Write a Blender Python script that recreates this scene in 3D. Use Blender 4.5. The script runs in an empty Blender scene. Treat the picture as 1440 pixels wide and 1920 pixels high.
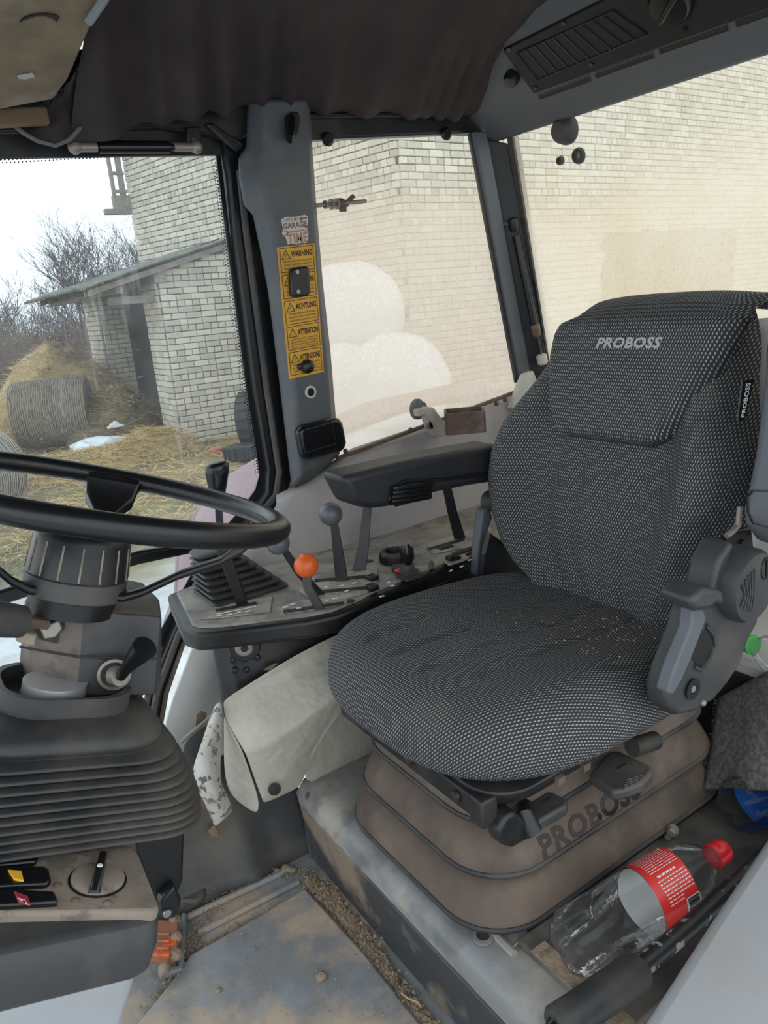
import bpy, bmesh, math, random
from math import sin, cos, pi, radians, sqrt, exp, atan2, floor
from mathutils import Vector, Matrix, noise as mnoise
from mathutils.bvhtree import BVHTree

random.seed(7)
scene = bpy.context.scene
COL = scene.collection

# ------------------------------------------------------------------ camera, sky, exposure
CAM_POS = Vector((0.0, 0.0, 1.0)); FPX = 1387.0
YAW, PITCH, ROLL = radians(33), radians(16), radians(5)
_fw = Vector((sin(YAW) * cos(PITCH), cos(YAW) * cos(PITCH), -sin(PITCH)))
_rt = Vector((cos(YAW), -sin(YAW), 0.0)); _up = _rt.cross(_fw)
CR = _rt * cos(ROLL) - _up * sin(ROLL); CU = _up * cos(ROLL) + _rt * sin(ROLL); CF = _fw
cam_data = bpy.data.cameras.new('camera'); cam = bpy.data.objects.new('camera', cam_data)
cam_data.sensor_fit = 'VERTICAL'; cam_data.sensor_height = 36.0; cam_data.lens = 36.0 * FPX / 1920.0
cam_data.clip_start = 0.02; cam_data.clip_end = 500
m = Matrix((CR, CU, -CF)).transposed().to_4x4(); m.translation = CAM_POS
cam.matrix_world = m; COL.objects.link(cam); scene.camera = cam

world = bpy.data.worlds.new('overcast_sky'); scene.world = world; world.use_nodes = True
wn = world.node_tree.nodes; wl = world.node_tree.links
bg = wn['Background']
tcw = wn.new('ShaderNodeTexCoord'); nzw = wn.new('ShaderNodeTexNoise'); nzw.inputs['Scale'].default_value = 2.2
nzw.inputs['Detail'].default_value = 4
rpw = wn.new('ShaderNodeValToRGB'); rpw.color_ramp.elements[0].position = .3; rpw.color_ramp.elements[1].position = .75
rpw.color_ramp.elements[0].color = (.74, .82, .88, 1); rpw.color_ramp.elements[1].color = (.86, .92, .96, 1)
wl.new(tcw.outputs['Generated'], nzw.inputs['Vector']); wl.new(nzw.outputs['Fac'], rpw.inputs['Fac'])
wl.new(rpw.outputs['Color'], bg.inputs['Color']); bg.inputs['Strength'].default_value = 1.0

scene.view_settings.view_transform = 'Standard'; scene.view_settings.look = 'None'
scene.view_settings.gamma = 1.0; scene.view_settings.use_curve_mapping = False
scene.view_settings.exposure = 1.12
scene.cycles.max_bounces = 7; scene.cycles.diffuse_bounces = 4; scene.cycles.transparent_max_bounces = 12
scene.cycles.glossy_bounces = 3; scene.cycles.transmission_bounces = 6

# ------------------------------------------------------------------ helpers
def ray(x, y): return CF + CR * ((x - 720) / FPX) - CU * ((y - 960) / FPX)
def at(x, y, X=None, Y=None, Z=None):
    d = ray(x, y)
    if X is not None: t = (X - CAM_POS.x) / d.x
    elif Y is not None: t = (Y - CAM_POS.y) / d.y
    else: t = (Z - CAM_POS.z) / d.z
    return CAM_POS + d * t
def atp(x, y, p, n):
    d = ray(x, y); return CAM_POS + d * ((Vector(p) - CAM_POS).dot(n) / d.dot(n))

BASE = {}
def put(o, label=None, cat=None, group=None, kind=None):
    if label: o['label'] = label
    if cat: o['category'] = cat
    if group: o['group'] = group
    if kind: o['kind'] = kind
    return o
def thing(name, loc, label, cat, group=None, kind=None):
    o = bpy.data.objects.new(name, None); COL.objects.link(o); o.location = loc; o.empty_display_size = .05
    BASE[o] = Vector(loc); put(o, label, cat, group, kind); return o

class MB:
    def __init__(s): s.v = []; s.f = []; s.uv = []; s.mi = []; s.cur = 0
    def add(s, vs, fs, uvs=None):
        b = len(s.v); s.v += [Vector(p) for p in vs]; s.f += [tuple(i + b for i in f) for f in fs]
        s.uv += (uvs if uvs else [(0, 0)] * len(vs)); s.mi += [s.cur] * len(fs); return s
    def box(s, c, size, rot=None):
        hx, hy, hz = (k / 2 for k in size); vs = [Vector((a * hx, b * hy, d * hz)) for a in (-1, 1) for b in (-1, 1) for d in (-1, 1)]
        if rot is not None: vs = [rot @ p for p in vs]
        return s.add([p + Vector(c) for p in vs], [(0, 1, 3, 2), (4, 6, 7, 5), (0, 4, 5, 1), (2, 3, 7, 6), (0, 2, 6, 4), (1, 5, 7, 3)])
    def bb(s, a, b):
        a = Vector(a); b = Vector(b); return s.box((a + b) / 2, [abs(k) for k in (b - a)])
    def prism(s, pts, vec):
        pts = [Vector(p) for p in pts]; vec = Vector(vec); n = len(pts)
        nrm = Vector((0, 0, 0))
        for i in range(n): nrm += pts[i].cross(pts[(i + 1) % n])
        if nrm.dot(vec) > 0: pts.reverse()
        fs = [tuple(range(n)), tuple(range(2 * n - 1, n - 1, -1))] + [(i, i + n, (i + 1) % n + n, (i + 1) % n) for i in range(n)]
        return s.add(pts + [p + vec for p in pts], fs)
    def tube(s, path, r, n=10, caps=True, closed=False):
        path = [Vector(p) for p in path]; k = len(path); rr = r if isinstance(r, (list, tuple)) else [r] * k
        up = None; vs = []
        for i, p in enumerate(path):
            if closed: t = path[(i + 1) % k] - path[i - 1]
            else: t = path[min(i + 1, k - 1)] - path[max(i - 1, 0)]
            t.normalize()
            if up is None: up = t.orthogonal().normalized()
            up = (up - t * up.dot(t)).normalized(); sd = t.cross(up)
            vs += [p + (up * cos(2 * pi * j / n) + sd * sin(2 * pi * j / n)) * rr[i] for j in range(n)]
        fs = [(i * n + j, i * n + (j + 1) % n, ((i + 1) % k) * n + (j + 1) % n, ((i + 1) % k) * n + j) for i in range(k if closed else k - 1) for j in range(n)]
        if caps and not closed: fs += [tuple(range(n - 1, -1, -1)), tuple((k - 1) * n + j for j in range(n))]
        return s.add(vs, fs)
    def lathe(s, prof, org, axis, n=24, caps=True):
        axis = Vector(axis).normalized(); u = axis.orthogonal().normalized(); w = axis.cross(u); org = Vector(org)
        vs = [org + axis * h + (u * cos(2 * pi * j / n) + w * sin(2 * pi * j / n)) * r for r, h in prof for j in range(n)]
        k = len(prof); fs = [(i * n + j, i * n + (j + 1) % n, (i + 1) * n + (j + 1) % n, (i + 1) * n + j) for i in range(k - 1) for j in range(n)]
        if caps: fs += [tuple(range(n - 1, -1, -1)), tuple((k - 1) * n + j for j in range(n))]
        return s.add(vs, fs)
    def sphere(s, c, r, n=16, m_=10, sc=(1, 1, 1), rot=None):
        prof = [(max(1e-4, r * sin(pi * i / m_)), -r * cos(pi * i / m_)) for i in range(m_ + 1)]
        t = MB().lathe(prof, (0, 0, 0), (0, 0, 1), n)
        vs = [Vector((p.x * sc[0], p.y * sc[1], p.z * sc[2])) for p in t.v]
        if rot is not None: vs = [rot @ p for p in vs]
        return s.add([p + Vector(c) for p in vs], t.f)
    def loft(s, rings, closed=True, caps=True, uvs=None):
        n = len(rings[0]); k = len(rings); vs = [p for r in rings for p in r]; e = n if closed else n - 1
        fs = [(i * n + j, i * n + (j + 1) % n, (i + 1) * n + (j + 1) % n, (i + 1) * n + j) for i in range(k - 1) for j in range(e)]
        if caps and closed: fs += [tuple(range(n - 1, -1, -1)), tuple((k - 1) * n + j for j in range(n))]
        return s.add(vs, fs, uvs)
    def grid(s, fn, nu, nv, uvfn=None):
        vs = []; uv = []
        for i in range(nu + 1):
            for j in range(nv + 1):
                vs.append(fn(i / nu, j / nv)); uv.append(uvfn(i / nu, j / nv) if uvfn else (i / nu, j / nv))
        w = nv + 1
        return s.add(vs, [(i * w + j, (i + 1) * w + j, (i + 1) * w + j + 1, i * w + j + 1) for i in range(nu) for j in range(nv)], uv)
    def build(s, name, mat, parent=None, smooth=None, bevel=0, seg=2, solid=0, sub=0, base=None, recalc=True, **props):
        b = BASE[parent] if parent is not None else Vector(base if base is not None else (0, 0, 0))
        me = bpy.data.meshes.new(name); me.from_pydata([p - b for p in s.v], [], s.f)
        mats = mat if isinstance(mat, (list, tuple)) else [mat]
        for k in mats: me.materials.append(k)
        ul = me.uv_layers.new(name='UVMap')
        lv = [0] * len(me.loops); me.loops.foreach_get('vertex_index', lv)
        ul.data.foreach_set('uv', [c for i in lv for c in s.uv[i]])
        if len(mats) > 1: me.polygons.foreach_set('material_index', s.mi)
        me.validate()
        if recalc:
            bm = bmesh.new(); bm.from_mesh(me); bmesh.ops.recalc_face_normals(bm, faces=bm.faces); bm.to_mesh(me); bm.free()
        o = bpy.data.objects.new(name, me); COL.objects.link(o)
        BASE[o] = b
        if parent is not None: o.parent = parent
        else: o.location = b
        if solid: md = o.modifiers.new('t', 'SOLIDIFY'); md.thickness = solid; md.offset = 0
        if bevel: md = o.modifiers.new('b', 'BEVEL'); md.width = bevel; md.segments = seg; md.limit_method = 'ANGLE'; md.angle_limit = radians(35)
        if sub: md = o.modifiers.new('s', 'SUBSURF'); md.levels = sub; md.render_levels = sub
        if smooth is None: smooth = bool(bevel) or bool(sub)
        if smooth:
            me.polygons.foreach_set('use_smooth', [True] * len(me.polygons))
            if smooth != 'all':
                try: me.set_sharp_from_angle(angle=radians(42))
                except Exception: pass
        put(o, props.get('label'), props.get('cat'), props.get('group'), props.get('kind'))
        return o

def copy_tree(o, parent=None, loc=None):
    c = o.copy(); COL.objects.link(c); c.parent = parent
    if loc is not None: c.location = loc
    for ch in list(o.children): copy_tree(ch, c)
    return c

def text_verts(txt, size=1.0, bold=0.0, align='CENTER', shear=0.0, spacing=1.0, extrude=0.0):
    cu = bpy.data.curves.new('t', 'FONT'); cu.body = txt; cu.size = size; cu.align_x = align; cu.align_y = 'CENTER'
    cu.offset = bold * size; cu.shear = shear; cu.space_character = spacing; cu.resolution_u = 2; cu.extrude = extrude
    o = bpy.data.objects.new('t', cu); COL.objects.link(o)
    dg = bpy.context.evaluated_depsgraph_get(); me = o.evaluated_get(dg).to_mesh()
    vs = [v.co.copy() for v in me.vertices]; fs = [tuple(p.vertices) for p in me.polygons]
    o.evaluated_get(dg).to_mesh_clear(); bpy.data.objects.remove(o); bpy.data.curves.remove(cu)
    return vs, fs

# ------------------------------------------------------------------ materials
def nodes(name):
    mt = bpy.data.materials.new(name); mt.use_nodes = True
    return mt, mt.node_tree.nodes, mt.node_tree.links, mt.node_tree.nodes['Principled BSDF']
def rgba(c): return (c[0], c[1], c[2], 1)
def setp(b, color=None, rough=None, metal=None, spec=None):
    if color is not None: b.inputs['Base Color'].default_value = rgba(color)
    if rough is not None: b.inputs['Roughness'].default_value = rough
    if metal is not None: b.inputs['Metallic'].default_value = metal
    if spec is not None: b.inputs['Specular IOR Level'].default_value = spec
def mixrgb(n, l, fac, a, b_):
    mx = n.new('ShaderNodeMix'); mx.data_type = 'RGBA'
    def con(k, v):
        if hasattr(v, 'is_output'): l.new(v, mx.inputs[k])
        else: mx.inputs[k].default_value = rgba(v) if k != 0 else v
    con(0, fac); con(6, a); con(7, b_); return mx.outputs[2]
def ramp(n, l, src, p0, p1):
    r = n.new('ShaderNodeMapRange'); r.clamp = True; r.inputs[1].default_value = p0; r.inputs[2].default_value = p1
    l.new(src, r.inputs[0]); return r.outputs[0]
def math_(n, l, op, a, b_=None, c=None):
    k = n.new('ShaderNodeMath'); k.operation = op
    for i, v in enumerate((a, b_, c)):
        if v is None: continue
        if hasattr(v, 'is_output'): l.new(v, k.inputs[i])
        else: k.inputs[i].default_value = v
    return k.outputs[0]
def noise_(n, l, scale, detail=4, rough=.55, vec=None, dist=0, mapping=None):
    t = n.new('ShaderNodeTexNoise'); t.inputs['Scale'].default_value = scale; t.inputs['Detail'].default_value = detail
    t.inputs['Roughness'].default_value = rough; t.inputs['Distortion'].default_value = dist
    if vec is None:
        tc = n.new('ShaderNodeTexCoord'); vec = tc.outputs['Object']
    if mapping is not None:
        mp = n.new('ShaderNodeMapping'); mp.inputs['Scale'].default_value = mapping; l.new(vec, mp.inputs[0]); vec = mp.outputs[0]
    l.new(vec, t.inputs['Vector']); return t.outputs['Fac']
def pm(name, color, rough=.5, metal=0, spec=.5, dirt=None, dirt2=None, bump=None, rand=None, drough=None):
    """procedural plastic / metal / cloth; dirt = (colour, scale, threshold_lo, threshold_hi, amount)"""
    mt, n, l, b = nodes(name); setp(b, color, rough, metal, spec)
    col = None
    for d in (dirt, dirt2):
        if d is None: continue
        f = noise_(n, l, d[1], 6, .6); f = ramp(n, l, f, d[2] - .06, max(d[3] - .12, d[2] - .03)); f = math_(n, l, 'MULTIPLY', f, d[4])
        col = mixrgb(n, l, f, col if col is not None else color, d[0])
        if drough is None and rough < .7 and d is dirt:
            r = n.new('ShaderNodeMapRange'); r.inputs[3].default_value = rough; r.inputs[4].default_value = .85
            l.new(f, r.inputs[0]); l.new(r.outputs[0], b.inputs['Roughness'])
    if rand is not None:
        oi = n.new('ShaderNodeObjectInfo'); ge = n.new('ShaderNodeNewGeometry')
        s = math_(n, l, 'FRACT', math_(n, l, 'ADD', oi.outputs['Random'], ge.outputs['Random Per Island']))
        col = mixrgb(n, l, s, col if col is not None else color, rand)
    if col is not None: l.new(col, b.inputs['Base Color'])
    if bump:
        f = noise_(n, l, bump[0], 3, .6); bp = n.new('ShaderNodeBump'); bp.inputs['Strength'].default_value = bump[1]
        bp.inputs['Distance'].default_value = bump[2] if len(bump) > 2 else .002
        l.new(f, bp.inputs['Height']); l.new(bp.outputs[0], b.inputs['Normal'])
    return mt

DUST = (.30, .24, .18)
M = {}
M['trim_grey'] = pm('pillar_grey_plastic', (.085, .093, .102), .5, dirt=(DUST, 6, .55, .8, .25), bump=(600, .12))
M['panel_grey'] = pm('roof_panel_grey_plastic', (.095, .101, .109), .55, dirt=((.14,.12,.10), 5, .55, .85, .2), bump=(500, .12))
M['black'] = pm('black_plastic', (.008, .0085, .0095), .36, dirt=((.075, .063, .052), 9, .58, .86, .3), bump=(700, .1))
M['black_clean'] = pm('glossy_black_plastic', (.007, .007, .008), .25)
M['black_metal'] = pm('black_painted_metal', (.014, .014, .016), .42, dirt=((.12, .095, .07), 7, .55, .85, .4))
M['plate_black'] = pm('matt_black_plate', (.007, .007, .008), .6)
M['rubber'] = pm('black_rubber', (.03, .03, .032), .55, dirt=((.20, .165, .13), 5, .45, .75, .45), bump=(300, .15))
M['boot'] = pm('dusty_boot_rubber', (.026, .026, .027), .5, dirt=((.15, .13, .11), 6, .50, .80, .6), bump=(300, .15))
M['bellows'] = pm('dusty_brown_bellows', (.085, .062, .050), .7, dirt=((.19, .14, .105), 5, .38, .72, .8), dirt2=((.035, .027, .024), 7, .55, .78, .7), bump=(260, .15))
M['dark_grey'] = pm('charcoal_plastic', (.044, .044, .046), .48, dirt=((.2, .165, .13), 8, .55, .8, .3), bump=(650, .12))
M['mid_grey'] = pm('mid_grey_plastic', (.105, .115, .13), .5, dirt=((.2, .17, .14), 8, .6, .85, .25), bump=(650, .12))
M['lever_grey'] = pm('grey_knob_plastic', (.10, .105, .115), .38)
M['arm_black'] = pm('black_armrest_foam', (.020, .021, .024), .5, dirt=((.09, .085, .08), 8, .55, .85, .3), bump=(500, .15))
M['orange'] = pm('orange_plastic', (.72, .12, .02), .35)
M['orange_dirty'] = pm('dirty_orange_plate', (.75, .12, .025), .5, dirt=((.2, .14, .09), 25, .45, .6, .8))
M['dust_panel'] = pm('dust_covered_panel', (.105, .09, .075), .8, dirt=((.33, .27, .21), 9, .3, .62, .75), dirt2=((.07, .06, .055), 34, .58, .72, .55), bump=(250, .25))
M['housing'] = pm('dusty_column_housing', (.075, .068, .062), .65, dirt=((.20, .165, .135), 9, .42, .75, .7), dirt2=((.05, .045, .042), 30, .6, .75, .5), bump=(400, .15))
M['console_top'] = pm('dusty_console_top', (.20, .185, .165), .7, dirt=((.42, .37, .31), 7, .4, .75, .7), dirt2=((.08, .075, .07), 22, .55, .72, .5), bump=(320, .2))
M['console_plate'] = pm('dusty_console_plate', (.27, .25, .22), .7, dirt=((.46, .41, .35), 12, .4, .7, .6), dirt2=((.08, .075, .07), 30, .56, .7, .45), bump=(320, .2))
M['fender_in'] = pm('grey_fender_lining', (.37, .345, .345), .5, dirt=((.50, .45, .42), 4, .4, .75, .6), dirt2=((.22, .2, .2), 6, .55, .8, .5))
M['fender_low'] = pm('pale_fender_lining', (.50, .49, .47), .55, dirt=((.36, .33, .29), 6, .5, .8, .5))
M['red_paint'] = pm('faded_red_paint', (.27, .13, .15), .5, dirt=((.38, .29, .30), 4, .38, .75, .8))
M['white_metal'] = pm('off_white_painted_steel', (.55, .54, .50), .5, dirt=((.32, .27, .2), 12, .5, .75, .6))
M['rust_metal'] = pm('rusty_steel', (.16, .10, .07), .7, dirt=((.10, .07, .055), 20, .4, .7, .8), dirt2=((.32, .24, .2), 14, .56, .75, .5))
M['steel'] = pm('worn_steel', (.30, .27, .24), .45, metal=.5, dirt=(DUST, 30, .5, .75, .5))
M['vinyl'] = pm('pale_grey_vinyl', (.52, .49, .42), .5, dirt=((.36, .31, .24), 5, .46, .8, .6), dirt2=((.64, .61, .55), 4, .52, .8, .5), bump=(14, .5, .02))
M['torn'] = pm('torn_crackled_vinyl', (.55, .53, .48), .6, dirt=((.06, .05, .045), 70, .60, .64, .85), dirt2=((.32, .25, .2), 9, .5, .75, .6))
M['cardboard'] = pm('brown_backing', (.23, .16, .11), .8)
M['floor_mat'] = pm('worn_rubber_floor_mat', (.22, .225, .23), .48, dirt=((.48, .38, .28), 6.5, .505, .70, .9), dirt2=((.29, .32, .355), 11, .56, .74, .6), bump=(120, .25))
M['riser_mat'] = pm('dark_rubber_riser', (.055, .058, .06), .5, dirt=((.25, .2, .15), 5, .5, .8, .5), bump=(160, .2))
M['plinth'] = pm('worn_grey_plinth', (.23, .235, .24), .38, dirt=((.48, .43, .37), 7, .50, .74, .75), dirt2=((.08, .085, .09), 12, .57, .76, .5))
M['bellows_dark'] = pm('worn_dark_lettering', (.05, .038, .032), .8)
M['tray'] = pm('dusty_dark_tray', (.06, .057, .054), .5, dirt=((.19, .165, .14), 7, .45, .75, .8), dirt2=((.02, .02, .02), 16, .55, .75, .5))
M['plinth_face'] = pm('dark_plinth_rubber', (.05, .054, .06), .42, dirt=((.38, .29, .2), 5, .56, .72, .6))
M['soil'] = pm('dry_soil', (.20, .14, .095), .95, dirt=((.36, .28, .2), 60, .4, .65, .8), bump=(90, .5, .01))
M['foam_mat'] = pm('grey_fuzzy_felt', (.095, .088, .085), .95, dirt=((.22, .2, .185), 130, .5, .7, .6), bump=(420, .5))
M['headliner'] = pm('dark_brown_headliner_cloth', (.025, .0185, .019), .95, dirt=((.055, .042, .038), 4, .45, .8, .7), bump=(500, .3))
M['liner_pale'] = pm('faded_headliner_hem', (.13, .125, .12), .95, bump=(500, .3))
M['foam_board'] = pm('yellowed_foam_board', (.22, .175, .115), .95, dirt=((.11, .085, .055), 7, .45, .7, .7), dirt2=((.28, .24, .19), 5, .55, .7, .6), bump=(140, .4))
M['light_panel'] = pm('pale_grey_side_panel', (.37, .38, .40), .48, dirt=((.45, .445, .45), 3, .4, .75, .6), dirt2=((.38, .33, .27), 9, .6, .8, .4))
M['pod_base'] = pm('pale_grey_pod_base', (.34, .36, .38), .5, dirt=((.26, .245, .22), 7, .5, .8, .4))
M['seal'] = pm('grey_glass_edge', (.20, .235, .235), .35)
M['silver'] = pm('silver_bright', (.62, .63, .65), .3, metal=.7)
M['white_ink'] = pm('white_print', (.72, .72, .70), .6)
M['grey_thread'] = pm('silver_grey_embroidery', (.42, .43, .45), .55)
M['amber'] = pm('amber_lamp', (.85, .48, .03), .3)
M['green_ink'] = pm('green_symbol', (.12, .55, .42), .5)
M['red_ink'] = pm('red_symbol', (.36, .03, .05), .4)
M['decal'] = pm('amber_decal', (.72, .38, .035), .45, dirt=((.40, .22, .04), 22, .5, .75, .45))
M['ink'] = pm('black_ink', (.02, .016, .012), .6)
M['maroon_ink'] = pm('maroon_ink', (.11, .025, .015), .6)
M['sticker_white'] = pm('sticker_paper', (.58, .55, .50), .6)
M['tan_ink'] = pm('tan_ink', (.42, .235, .15), .6)
M['tan_dark'] = pm('dark_tan_ink', (.22, .12, .085), .6)
M['red_cap'] = pm('red_cap_plastic', (.72, .02, .03), .3)
M['blue_label'] = pm('blue_bottle_label', (.02, .16, .58), .35)
M['green_cap'] = pm('green_cap_plastic', (.07, .45, .08), .35)
M['red_label'] = pm('red_bottle_label', (.70, .035, .03), .35)
M['label_back'] = pm('white_label_back', (.72, .72, .72), .5)
M['dried_grass'] = pm('straw_stalk', (.62, .46, .21), .9, rand=(.40, .28, .13))
M['green_grass'] = pm('green_grass_blade', (.10, .19, .05), .9, rand=(.22, .25, .09))
M['hay'] = pm('brown_hay', (.26, .19, .09), .95, dirt=((.50, .37, .17), 9, .42, .62, .9), bump=(50, .8, .03))
M['hay_dark'] = pm('dark_wet_hay', (.10, .085, .062), .95, dirt=((.22, .17, .095), 9, .45, .65, .8), bump=(40, .8, .03))
M['bark'] = pm('grey_bark', (.12, .105, .10), .9)
M['bark_red'] = pm('reddish_twig', (.165, .10, .09), .9)
M['bark_fawn'] = pm('fawn_weed_stem', (.24, .19, .13), .9)
M['snow'] = pm('old_snow', (.70, .72, .74), .8, dirt=((.45, .42, .37), 6, .5, .75, .5), bump=(20, .4, .03))
M['sheet_white'] = pm('white_plastic_sheet', (.66, .70, .72), .4)
M['brick'] = pm('white_silicate_brick', (.49, .445, .36), .9, rand=(.64, .59, .48), dirt=((.30, .27, .21), 3, .45, .75, .45), bump=(60, .35))
M['mortar'] = pm('grey_mortar', (.235, .215, .19), .95, bump=(80, .5))
M['plaster'] = pm('smooth_grey_render', (.36, .33, .29), .95, bump=(40, .3))
M['old_wood'] = pm('weathered_wood', (.19, .17, .145), .9, dirt=((.30, .28, .23), 8, .4, .7, .7))
M['brown_wood'] = pm('brown_gate_wood', (.22, .14, .08), .9, dirt=((.12, .08, .05), 6, .4, .7, .7))
M['slate'] = pm('grey_fibre_cement_roof', (.13, .135, .125), .9, dirt=((.22, .235, .17), 6, .45, .7, .7))
M['tyre'] = pm('tyre_rubber', (.03, .032, .036), .8)
M['bale_white'] = pm('white_bale_wrap', (.78, .79, .80), .35, bump=(9, .4, .04))
M['brick_red'] = pm('broken_red_brick', (.40, .14, .09), .9)
M['screw'] = pm('grubby_screw_head', (.35, .33, .3), .4, metal=.6)
M['leather'] = pm('black_rim_plastic', (.007, .007, .008), .33, bump=(500, .06))

def ground_mat():
    mt, n, l, b = nodes('yard_ground'); setp(b, (.2, .16, .1), .95)
    tc = n.new('ShaderNodeTexCoord'); sp = n.new('ShaderNodeSeparateXYZ'); l.new(tc.outputs['Object'], sp.inputs[0])
    c = mixrgb(n, l, ramp(n, l, noise_(n, l, 1.2, 6), .4, .65), (.15, .115, .07), (.33, .25, .13))
    c = mixrgb(n, l, ramp(n, l, noise_(n, l, .5, 5), .52, .66), c, (.15, .19, .07))
    f = noise_(n, l, .8, 6)
    near = ramp(n, l, math_(n, l, 'ADD', sp.outputs['Y'], math_(n, l, 'MULTIPLY', f, 4.0)), 9.0, 7.6)
    c = mixrgb(n, l, near, c, mixrgb(n, l, ramp(n, l, noise_(n, l, 3.5, 6), .4, .7), (.56, .57, .58), (.40, .39, .37)))
    far = math_(n, l, 'MULTIPLY', ramp(n, l, sp.outputs['Y'], 17, 24), ramp(n, l, noise_(n, l, .9, 5), .46, .58))
    c = mixrgb(n, l, far, c, (.66, .67, .68))
    l.new(c, b.inputs['Base Color'])
    bp = n.new('ShaderNodeBump'); bp.inputs['Distance'].default_value = .05; l.new(noise_(n, l, 6, 6), bp.inputs['Height']); l.new(bp.outputs[0], b.inputs['Normal'])
    return mt
M['ground'] = ground_mat()

def seat_cloth():
    mt, n, l, b = nodes('woven_dash_seat_cloth'); setp(b, (.03, .03, .033), .8)
    uv = n.new('ShaderNodeUVMap'); sp = n.new('ShaderNodeSeparateXYZ'); l.new(uv.outputs[0], sp.inputs[0])
    v = math_(n, l, 'DIVIDE', sp.outputs['Y'], .0052); u = math_(n, l, 'DIVIDE', sp.outputs['X'], .0046)
    row = math_(n, l, 'FLOOR', v); fv = math_(n, l, 'FRACT', v)
    u2 = math_(n, l, 'FRACT', math_(n, l, 'ADD', math_(n, l, 'ADD', u, math_(n, l, 'MULTIPLY', row, .5)), math_(n, l, 'MULTIPLY', fv, .22)))
    a = math_(n, l, 'LESS_THAN', u2, .26); c = math_(n, l, 'LESS_THAN', fv, .66); f = math_(n, l, 'MULTIPLY', a, c)
    stain = ramp(n, l, noise_(n, l, 7, 5), .55, .75)
    base = mixrgb(n, l, math_(n, l, 'MULTIPLY', stain, .35), mixrgb(n, l, ramp(n, l, noise_(n, l, 3, 4), .35, .7), (.026, .027, .029), (.036, .036, .038)), (.13, .105, .08))
    l.new(mixrgb(n, l, f, base, (.37, .37, .365)), b.inputs['Base Color'])
    r = n.new('ShaderNodeMapRange'); l.new(f, r.inputs[0]); r.inputs[3].default_value = .85; r.inputs[4].default_value = .45; l.new(r.outputs[0], b.inputs['Roughness'])
    bp = n.new('ShaderNodeBump'); bp.inputs['Strength'].default_value = .35; bp.inputs['Distance'].default_value = .001
    l.new(f, bp.inputs['Height']); l.new(bp.outputs[0], b.inputs['Normal'])
    return mt
M['cloth'] = seat_cloth()

def glass(name, tint=(.93, .97, .97), haze=None):
    """window pane: clear share is transparent with a faint reflection; haze(n, l) gives the share fogged by dirt and condensation"""
    mt, n, l, b = nodes(name); n.remove(b); out = n['Material Output']
    tr = n.new('ShaderNodeBsdfTransparent'); tr.inputs[0].default_value = rgba(tint)
    gl = n.new('ShaderNodeBsdfGlossy'); gl.inputs['Roughness'].default_value = .03
    lw = n.new('ShaderNodeLayerWeight'); lw.inputs[0].default_value = .12
    m1 = n.new('ShaderNodeMixShader'); l.new(math_(n, l, 'MULTIPLY', lw.outputs['Fresnel'], .6), m1.inputs[0]); l.new(tr.outputs[0], m1.inputs[1]); l.new(gl.outputs[0], m1.inputs[2])
    if haze is None: l.new(m1.outputs[0], out.inputs[0]); return mt
    fac, colr = haze(n, l)
    tl = n.new('ShaderNodeBsdfTranslucent'); df = n.new('ShaderNodeBsdfDiffuse')
    for k in (tl, df):
        if hasattr(colr, 'is_output'): l.new(colr, k.inputs[0])
        else: k.inputs[0].default_value = rgba(colr)
    m2 = n.new('ShaderNodeMixShader'); m2.inputs[0].default_value = .15; l.new(tl.outputs[0], m2.inputs[1]); l.new(df.outputs[0], m2.inputs[2])
    m3 = n.new('ShaderNodeMixShader'); l.new(fac, m3.inputs[0]); l.new(m1.outputs[0], m3.inputs[1]); l.new(m2.outputs[0], m3.inputs[2])
    l.new(m3.outputs[0], out.inputs[0]); return mt
def haze_door(n, l):
    f = math_(n, l, 'MULTIPLY', ramp(n, l, noise_(n, l, 3.0, 5), .45, .8), .16)
    s = math_(n, l, 'MULTIPLY', ramp(n, l, noise_(n, l, 120, 2), .68, .74), .35)
    st = math_(n, l, 'MULTIPLY', ramp(n, l, noise_(n, l, 9, 3, mapping=(2.2, 1, .35)), .62, .72), .22)
    return math_(n, l, 'ADD', math_(n, l, 'ADD', f, math_(n, l, 'MULTIPLY', s, .6)), math_(n, l, 'ADD', st, .05)), (.78, .80, .83)
def haze_quarter(n, l):
    tc = n.new('ShaderNodeTexCoord'); sp = n.new('ShaderNodeSeparateXYZ'); l.new(tc.outputs['Object'], sp.inputs[0])
    z = math_(n, l, 'ADD', math_(n, l, 'ADD', sp.outputs['Z'], .70), math_(n, l, 'MULTIPLY', noise_(n, l, 4, 4), .10))
    top = ramp(n, l, z, 1.21, 1.34)
    f = math_(n, l, 'SUBTRACT', .83, math_(n, l, 'MULTIPLY', top, .60))
    f = math_(n, l, 'SUBTRACT', f, math_(n, l, 'MULTIPLY', ramp(n, l, noise_(n, l, 160, 3), .5, .75), .18))
    c = mixrgb(n, l, ramp(n, l, noise_(n, l, 5, 4), .4, .7), (.80, .70, .57), (.78, .66, .52))
    return f, c
def haze_rear(n, l):
    tc = n.new('ShaderNodeTexCoord'); sp = n.new('ShaderNodeSeparateXYZ'); l.new(tc.outputs['Object'], sp.inputs[0])
    z = math_(n, l, 'ADD', math_(n, l, 'ADD', sp.outputs['Z'], .78), math_(n, l, 'MULTIPLY', noise_(n, l, 3.5, 4), .12))
    top = ramp(n, l, z, 1.19, 1.33)
    f = math_(n, l, 'SUBTRACT', .87, math_(n, l, 'MULTIPLY', top, .42))
    f = math_(n, l, 'SUBTRACT', f, math_(n, l, 'MULTIPLY', ramp(n, l, noise_(n, l, 170, 3), .5, .75), .15))
    c = mixrgb(n, l, ramp(n, l, noise_(n, l, 4, 4), .4, .7), (.78, .68, .53), (.72, .60, .43))
    return f, c
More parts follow.
